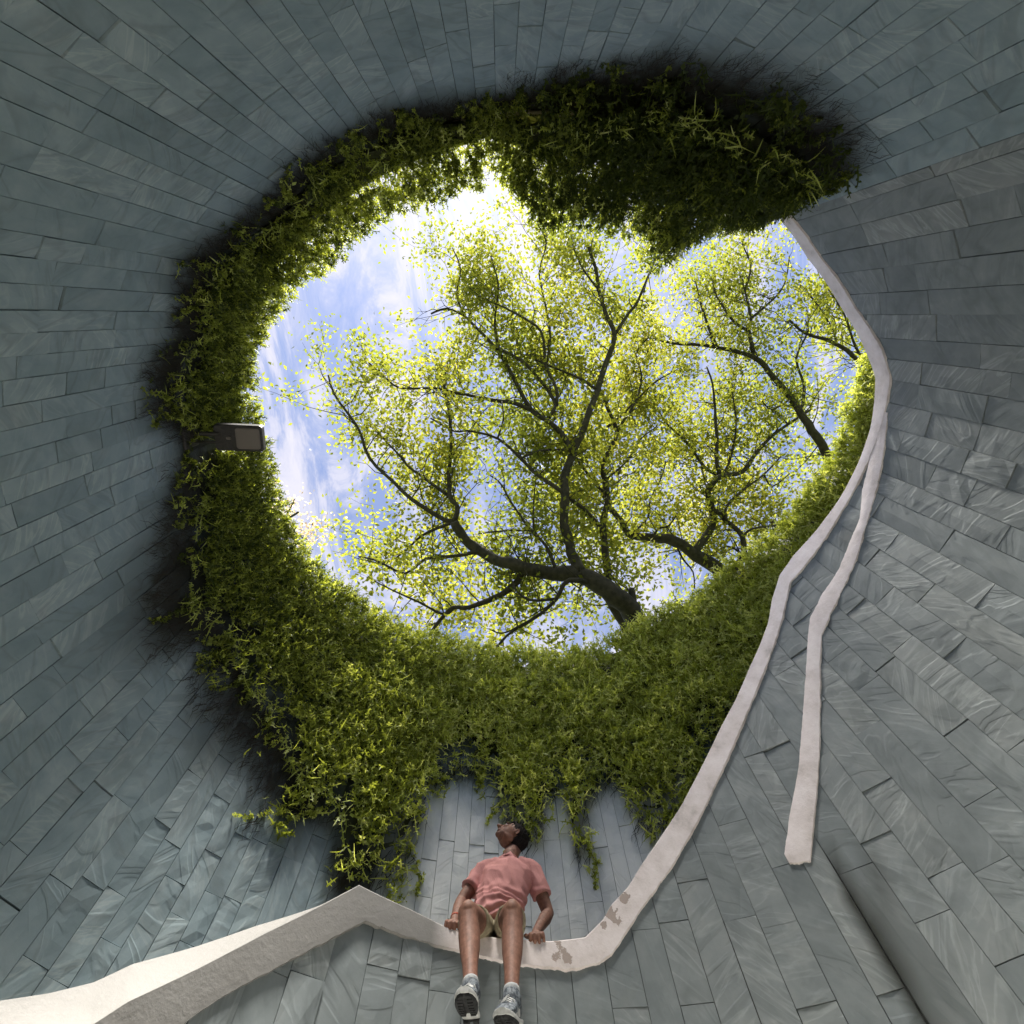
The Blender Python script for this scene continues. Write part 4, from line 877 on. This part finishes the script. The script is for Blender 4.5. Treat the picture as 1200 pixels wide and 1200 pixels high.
PINK = cloth('washed_red_cotton', (.48, .215, .20), (.57, .28, .265), 6.0, .35)
KHAKI = cloth('khaki_cotton', (.27, .23, .15), (.35, .30, .21))
HAIRM = simple('black_hair', (.008, .007, .007), (.02, .016, .014), 120, .8, .5, .003, spec=.12)
BEARD = simple('short_stubble', (.12, .058, .041), (.20, .10, .07), 200, .8, .3, .001)
WHITE = simple('white_rubber', (.45, .45, .44), (.58, .58, .57), 40, .6, .1, .001)
BLACKR = simple('black_rubber', (.012, .012, .013), (.035, .035, .036), 60, .7, .3, .002)
SHOEM = simple('grey_blue_mesh', (.03, .038, .05), (.15, .17, .19), 60, .75, .4, .002, lo=.42, hi=.58)
SOCK = simple('grey_sock', (.26, .27, .28), (.36, .37, .37), 80, .9, .3, .001)
BAND = simple('red_band', (.38, .06, .03), (.5, .1, .05), 60, .8, .2, .001)
EYE, t_, b_, _o = mat('eye'); b_.inputs['Base Color'].default_value = (.5, .48, .45, 1); b_.inputs['Roughness'].default_value = .2
IRIS, t_, b_, _o = mat('iris'); b_.inputs['Base Color'].default_value = (.02, .012, .008, 1); b_.inputs['Roughness'].default_value = .15

ORG = Vector((-.25, 3.40, 2.89))
man = empty('person', ORG)
tag(man, 'man in pink t-shirt and khaki shorts sitting on the white coping, looking up', 'person')
hipR, hipL = Vector((-.335, 3.47, 2.985)), Vector((-.175, 3.47, 2.985))
knR, knL = Vector((-.370, 3.02, 2.826)), Vector((-.130, 3.03, 2.822))
anR, anL = Vector((-.325, 2.89, 2.435)), Vector((-.137, 2.925, 2.412))
shR, shL = Vector((-.352, 3.59, 3.435)), Vector((-.008, 3.60, 3.425))
elR, elL = Vector((-.480, 3.52, 3.20)), Vector((.075, 3.60, 3.145))
wrR, wrL = Vector((-.492, 3.345, 2.975)), Vector((-.012, 3.455, 2.955))
neck = Vector((-.172, 3.62, 3.51)); headc = Vector((-.152, 3.655, 3.715))
V = []; F = []
# torso and pelvis
limb(V, F, [(-.255, 3.47, 2.985), (-.25, 3.50, 3.08), (-.235, 3.545, 3.19), (-.205, 3.575, 3.31), (-.182, 3.60, 3.41), neck], [.16, .15, .14, .145, .115, .052], [.095, .10, .10, .10, .078, .05])
limb(V, F, [shR + Vector((.06, .01, .02)), shR], [.046, .046]); limb(V, F, [shL - Vector((.06, -.01, -.02)), shL], [.046, .046])
limb(V, F, [neck - Vector((0, 0, .03)), neck + Vector((.008, .01, .045)), headc + Vector((.012, .03, -.075)), headc + Vector((.01, .02, -.03))], [.062, .056, .056, .055])
def lerp(a, b, t): return a + (b - a)*t
for (s, e, w_) in ((shR, elR, wrR), (shL, elL, wrL)):
    limb(V, F, [s, lerp(s, e, .35), lerp(s, e, .7), e, lerp(e, w_, .25), lerp(e, w_, .6), w_], [.050, .050, .044, .038, .041, .034, .026], [.050, .052, .044, .038, .039, .031, .021])
for (h, k, a, sx) in ((hipR, knR, anR, -1), (hipL, knL, anL, 1)):
    limb(V, F, [h, lerp(h, k, .4), lerp(h, k, .8), k], [.088, .080, .064, .056])
    kk = k + Vector((0, .0, -.004)); sh = a - kk
    back = Vector((0, .022, 0))
    limb(V, F, [kk, kk + sh*.12 + back*.3, kk + sh*.3 + back, kk + sh*.5 + back*.8, kk + sh*.75 + back*.2, a, a + sh*.06], [.056, .052, .057, .052, .038, .033, .034], [.057, .054, .060, .054, .039, .036, .037])
    ball(V, F, Matrix.Translation(k + Vector((0, -.026, .004))), (0, 0, 0), (.040, .036, .045))
    foot = Vector((-.08, -.95, -.15)) if sx < 0 else Vector((-.10, -.86, -.48)); foot.normalize()
    limb(V, F, [a + sh*.06, a + sh*.16 + foot*.035, a + sh*.17 + foot*.09], [.034, .028, .022], [.036, .024, .014])
# head in its own frame: x = left ear, y = face, z = crown
fv = Vector((-.66, -.34, .67)).normalized(); uv_ = Vector((.60, .42, .66)); uv_ = (uv_ - fv*uv_.dot(fv)).normalized(); lv = uv_.cross(fv)*-1
lv = fv.cross(uv_)
if lv.dot(Vector((1, -1, 0))) < 0: lv = -lv
HM = Matrix(((lv.x, fv.x, uv_.x, headc.x), (lv.y, fv.y, uv_.y, headc.y), (lv.z, fv.z, uv_.z, headc.z), (0, 0, 0, 1)))
def hb(c, r, n=14): ball(V, F, HM, c, r, n)
hb((0, -.012, .035), (.074, .094, .082), 20)
hb((0, .028, -.02), (.064, .072, .078), 20)
hb((0, .048, -.056), (.044, .044, .042)); hb((0, .074, -.086), (.022, .021, .019)); hb((.04, .012, -.058), (.018, .045, .03)); hb((-.04, .012, -.058), (.018, .045, .03))
hb((0, .083, .028), (.05, .014, .011)); hb((.036, .072, -.018), (.02, .02, .018)); hb((-.036, .072, -.018), (.02, .02, .018))
limb(V, F, [HM @ Vector((0, .092, .018)), HM @ Vector((0, .108, -.006)), HM @ Vector((0, .122, -.024))], [.008, .0095, .013], side=lv, n=12)
hb((.012, .110, -.028), (.009, .011, .008), 10); hb((-.012, .110, -.028), (.009, .011, .008), 10)
hb((0, .097, -.050), (.024, .010, .0065), 10); hb((0, .094, -.062), (.021, .010, .007), 10)
for s in (1, -1):
    for k in range(9):
        an = R_(-60 + 270*k/8); ball(V, F, HM, (s*.079, -.006 - .013*math.cos(an) - .004, -.004 + .025*math.sin(an)), (.005, .006, .006), 8)
    hb((s*.074, -.008, -.006), (.006, .013, .022), 10)
# hands: palm, four bent fingers, thumb
def hand(wr, palm, kn, across, fdir, down, curl, scale=1.0):
    pc = (Vector(palm)); limb(V, F, [wr, lerp(Vector(wr), pc, .6), pc, Vector(kn)], [.026, .034, .040, .038], [.021, .018, .016, .013], side=across)
    ac = Vector(across).normalized(); fd = Vector(fdir).normalized(); dn = Vector(down).normalized()
    for q, (o_, ln) in enumerate(((-.031, .88), (-.0105, 1.0), (.0105, .96), (.031, .76))):
        st = Vector(kn) + ac*o_*1.12 - fd*.006; L = .031*ln*scale
        p = [st]; dcur = fd.copy()
        for s_, (lk, bend) in enumerate(((1.05, curl[0]), (.85, curl[1]), (.65, curl[2]))):
            dcur = (dcur*math.cos(R_(bend)) + dn*math.sin(R_(bend))).normalized() if s_ == 0 else dcur
            if s_:
                ax = fd.cross(dn).normalized(); dcur = (Matrix.Rotation(R_(bend), 3, ax) @ dcur).normalized()
            p.append(p[-1] + dcur*L*lk + ac*(o_*.06))
        limb(V, F, p, [.0118, .0112, .0105, .009], n=10, side=across)
    return ac, fd, dn
hand(wrL, (-.008, 3.405, 2.908), (-.006, 3.352, 2.895), (1, .0, 0), (0, -1, -.15), (0, -.1, -1), (30, 62, 50))
limb(V, F, [(-.035, 3.425, 2.918), (-.062, 3.39, 2.903), (-.072, 3.358, 2.890), (-.068, 3.335, 2.882)], [.013, .0115, .0105, .0085], n=10)
hand(wrR, (-.488, 3.285, 2.925), (-.483, 3.232, 2.914), (1, .25, 0), (.1, -1, -.1), (0, -.1, -1), (35, 65, 50))
limb(V, F, [(-.455, 3.30, 2.935), (-.428, 3.27, 2.918), (-.418, 3.238, 2.905), (-.424, 3.216, 2.895)], [.013, .0115, .0105, .0085], n=10)
body = remeshed('body', V, F, .0042, SKIN, man, 3, None, ORG)

# t-shirt
V = []; F = []
limb(V, F, [(-.256, 3.475, 3.045), (-.252, 3.492, 3.09), (-.240, 3.53, 3.16), (-.218, 3.56, 3.26), (-.198, 3.58, 3.35), (-.180, 3.60, 3.425), (-.176, 3.612, 3.478)], [.166, .166, .158, .168, .178, .165, .09], [.128, .130, .126, .126, .122, .10, .07], n=28)
limb(V, F, [(-.174, 3.615, 3.475), (-.172, 3.618, 3.50)], [.078, .068], [.074, .066])
for (s, e, sx) in ((shR, elR, -1), (shL, elL, 1)):
    limb(V, F, [Vector((-.18 + sx*.07, 3.6, 3.44)), s + Vector((-sx*.01, 0, .006))], [.060, .056], [.058, .056])
    limb(V, F, [neck + Vector((sx*.035, .0, -.055)), lerp(neck, s, .5) + Vector((0, .004, -.012)), s], [.060, .066, .056], [.062, .064, .058])
    limb(V, F, [s + Vector((0, 0, .004)), lerp(s, e, .25), lerp(s, e, .45), lerp(s, e, .62)], [.058, .060, .061, .062], [.060, .061, .063, .064], cap=False)
def wr_(co, n):
    z = co.z; f = max(0, min(1, (3.32 - z)/.2))
    fold = math.sin(z*105 + 5*noise.noise(co*7) + 14*abs(co.x + .24))*.0075*f
    fold += -abs(noise.noise(Vector((co.x*10 + z*4, co.y*5, z*3 - co.x*6))))*.030 + .006
    fold += noise.noise(Vector((co.x*26 + z*9, co.y*9, z*7)))*.005
    return fold + noise.noise(co*30)*.0012
shirt = remeshed('t_shirt', V, F, .0055, PINK, man, 3, wr_, ORG)
V = []; F = []
rg = [neck + Vector((.064*math.cos(2*PI*k/16), .058*math.sin(2*PI*k/16) - .004, -.012 - .018*math.cos(2*PI*k/16 + PI/2) * -1)) - ORG for k in range(17)]
for k in range(16): limb(V, F, [rg[k], rg[k + 1]], [.0085, .0085], [.0085, .0085], n=8, cap=False)
mesh('collar_band', V, F, PINK, shirt, True)['kind'] = 'stuff'
# shorts
V = []; F = []
limb(V, F, [(-.255, 3.50, 3.10), (-.255, 3.49, 3.03), (-.255, 3.485, 2.985)], [.145, .168, .172], [.105, .118, .10])
for (h, k, sx) in ((hipR, knR, -1), (hipL, knL, 1)):
    limb(V, F, [h + Vector((0, .01, .006)), lerp(h, k, .3) + Vector((0, 0, .004)), lerp(h, k, .52) + Vector((sx*.004, 0, .002)), lerp(h, k, .60) + Vector((sx*.004, 0, 0))], [.094, .090, .088, .090], [.088, .084, .082, .084], cap=False)
remeshed('shorts', V, F, .006, KHAKI, man, 3, lambda co, n: math.sin(co.x*70 + 6*noise.noise(co*8) + co.z*40)*.0025 + noise.noise(co*14)*.005, ORG)
# hair
V = []; F = []
ball(V, F, HM, (0, -.022, .046), (.082, .096, .084), 24); ball(V, F, HM, (0, -.058, .0), (.070, .058, .075), 18); ball(V, F, HM, (0, .045, .088), (.052, .035, .026), 14)
ball(V, F, HM, (.068, -.012, .03), (.012, .03, .03), 10); ball(V, F, HM, (-.068, -.012, .03), (.012, .03, .03), 10)
hair = remeshed('hair', V, F, .004, HAIRM, man, 1, lambda co, n: noise.noise(co*70)*.006 + noise.noise(co*160)*.004, ORG)
V = []; F = []
for k in range(300):                                  # loose short locks
    u = random.gauss(0, .6); v_ = random.uniform(.1, 1.5)
    d = Vector((math.sin(u)*math.cos(v_), math.cos(u)*math.cos(v_)*.9 if random.random() < .5 else -math.cos(v_), math.sin(v_)))
    p = Vector((0, -.015, .05)) + Vector((d.x*.08, d.y*.092, d.z*.082)); q = p + d*.007 + Vector((random.gauss(0, .008), .006 + random.gauss(0, .008), random.gauss(0, .006)))
    if p.z < .045: continue
    limb(V, F, [HM @ p - ORG, HM @ ((p + q)/2) - ORG, HM @ q - ORG], [.0028, .002, .0006], n=4, cap=False)
mesh('hair_locks', V, F, HAIRM, hair)['kind'] = 'stuff'
# stubble beard over jaw and chin
V = []; F = []
ball(V, F, HM, (0, .0485, -.058), (.0446, .0446, .0425), 18); ball(V, F, HM, (0, .0745, -.087), (.0226, .0216, .0194), 12)
remeshed('beard', V, F, .004, BEARD, man, 1, None, ORG)
for s in (1, -1):
    V = []; F = []; ball(V, F, HM, (s*.030, .081, .006), (.0125, .0115, .0095), 12); e = mesh('eye', [Vector(v) - ORG for v in V], F, EYE, man, True)
    V = []; F = []; ball(V, F, HM, (s*.030, .0895, .007), (.006, .0042, .006), 8); mesh('iris', [Vector(v) - ORG for v in V], F, IRIS, e, True)
    V = []; F = []; limb(V, F, [HM @ Vector((s*.012, .096, .031)), HM @ Vector((s*.03, .094, .036)), HM @ Vector((s*.048, .082, .03))], [.004, .005, .003], n=8); mesh('eyebrow', [Vector(v) - ORG for v in V], F, HAIRM, man, True)
# wristband
V = []; F = []
c = lerp(elR, wrR, .80); ax = (wrR - elR).normalized()
limb(V, F, [c - ax*.006, c + ax*.006], [.0325, .0315], [.0285, .0275], cap=False); mesh('wristband', [Vector(v) - ORG for v in V], F, BAND, man, True)
# shoes
def shoe(a0_, kn, toe):
    an = a0_ + Vector((0, .012, -.02))
    y = Vector(toe).normalized(); x = Vector((-1, 0, 0)); x = (x - y*x.dot(y)).normalized(); z = x.cross(y)
    M = Matrix(((x.x, y.x, z.x, an.x - ORG.x), (x.y, y.y, z.y, an.y - ORG.y), (x.z, y.z, z.z, an.z - ORG.z), (0, 0, 0, 1)))
    def outline(y_, wl, wr_):
        return y_, wl, wr_
    S = [(-.078, .018), (-.070, .030), (-.045, .037), (0, .038), (.045, .040), (.09, .046), (.13, .049), (.165, .044), (.19, .032), (.203, .016)]
    def loft(zb, zt_, grow, n=20, exp=2.6):
        V = []; F = []; rows = []
        for i, (yy, w_) in enumerate(S):
            yy = yy + (grow if yy > .1 else -grow if yy < -.04 else 0); w_ = w_ + grow; b_ = zb(yy); t2 = zt_(yy); rows.append([])
            for k in range(n):
                a_ = 2*PI*k/n; cx_ = math.copysign(abs(math.cos(a_))**(2/exp), math.cos(a_)); cz_ = math.copysign(abs(math.sin(a_))**(2/exp), math.sin(a_))
                rows[-1].append(M @ Vector((w_*cx_, yy, (b_ + t2)/2 + (t2 - b_)/2*cz_)))
        ring_loft(V, F, rows); return V, F
    sole = lambda yy: -.088 + .014*max(0, (yy - .1)/.1)**2 + .006*max(0, (-yy - .03)/.05)
    up_ = lambda yy: .020 if yy < .03 else .020 - (yy - .03)*.42 if yy < .15 else -.030 - (yy - .15)*.55
    V, F = loft(lambda yy: sole(yy) + .02, up_, .0, exp=2.2)
    up = mesh('shoe', V, F, SHOEM, man, True)
    V, F = loft(lambda yy: sole(yy) + .008, lambda yy: sole(yy) + .030, .0035, exp=4); mesh('midsole', V, F, WHITE, up, False)
    # outsole: separate forefoot and heel pads with lugs
    V = []; F = []
    for (y0, y1) in ((-.075, -.022), (.025, .2)):
        pr = [(yy, w_) for yy, w_ in S if y0 - .001 <= yy <= y1 + .004]
        rows = []
        for yy, w_ in pr: rows.append([M @ Vector((sx*(w_ + .002), yy, sole(yy) + dz)) for sx, dz in ((-1, .010), (-.9, -.002), (-.25, -.003), (-.2, .004), (.2, .004), (.25, -.003), (.9, -.002), (1, .010))])
        if len(rows) > 1: ring_loft(V, F, rows)
    for q in range(12):
        yy = -.06 + q*.022
        if -.02 < yy < .03: continue
        for sx in (-1, 1): box(V, F, M @ Matrix.Translation((sx*.022, yy, sole(yy) - .003)), -.012, .012, -.006, .006, -.003, .003)
    mesh('outsole', V, F, BLACKR, up)
    V = []; F = []                                   # laces and side overlays
    for q in range(5):
        yy = .045 + q*.017; zz = up_(yy) + .002
        limb(V, F, [M @ Vector((-.022, yy, zz - .006)), M @ Vector((0, yy + .006, zz + .003)), M @ Vector((.022, yy, zz - .006))], [.0032]*3, n=6)
    mesh('laces', V, F, WHITE, up, True)
    for sx in (-1, 1):
        for yy in (.03, .062, .094):
            V = []; F = []
            limb(V, F, [M @ Vector((sx*.0395, yy, -.055)), M @ Vector((sx*.041, yy + .006, -.035)), M @ Vector((sx*.030, yy + .012, -.008))], [.004, .004, .003], n=6)
            mesh('side_stripe', V, F, WHITE, up, True)
    sh_ = (kn - a0_).normalized(); V = []; F = []    # padded collar and sock round the ankle
    limb(V, F, [a0_ - sh_*.045 - ORG, a0_ - sh_*.025 - ORG, a0_ - sh_*.008 - ORG], [.044, .045, .041], [.048, .048, .044], side=x); mesh('collar', V, F, SHOEM, up, True)
    V = []; F = []
    limb(V, F, [a0_ - sh_*.02 - ORG, a0_ + sh_*.012 - ORG, a0_ + sh_*.02 - ORG], [.0385, .0400, .0385], [.0425, .0425, .041], cap=False, side=x); mesh('sock', V, F, SOCK, man, True)
shoe(anR, knR, (-.03, -.97, -.14))
shoe(anL, knL, (-.18, -.90, -.30))
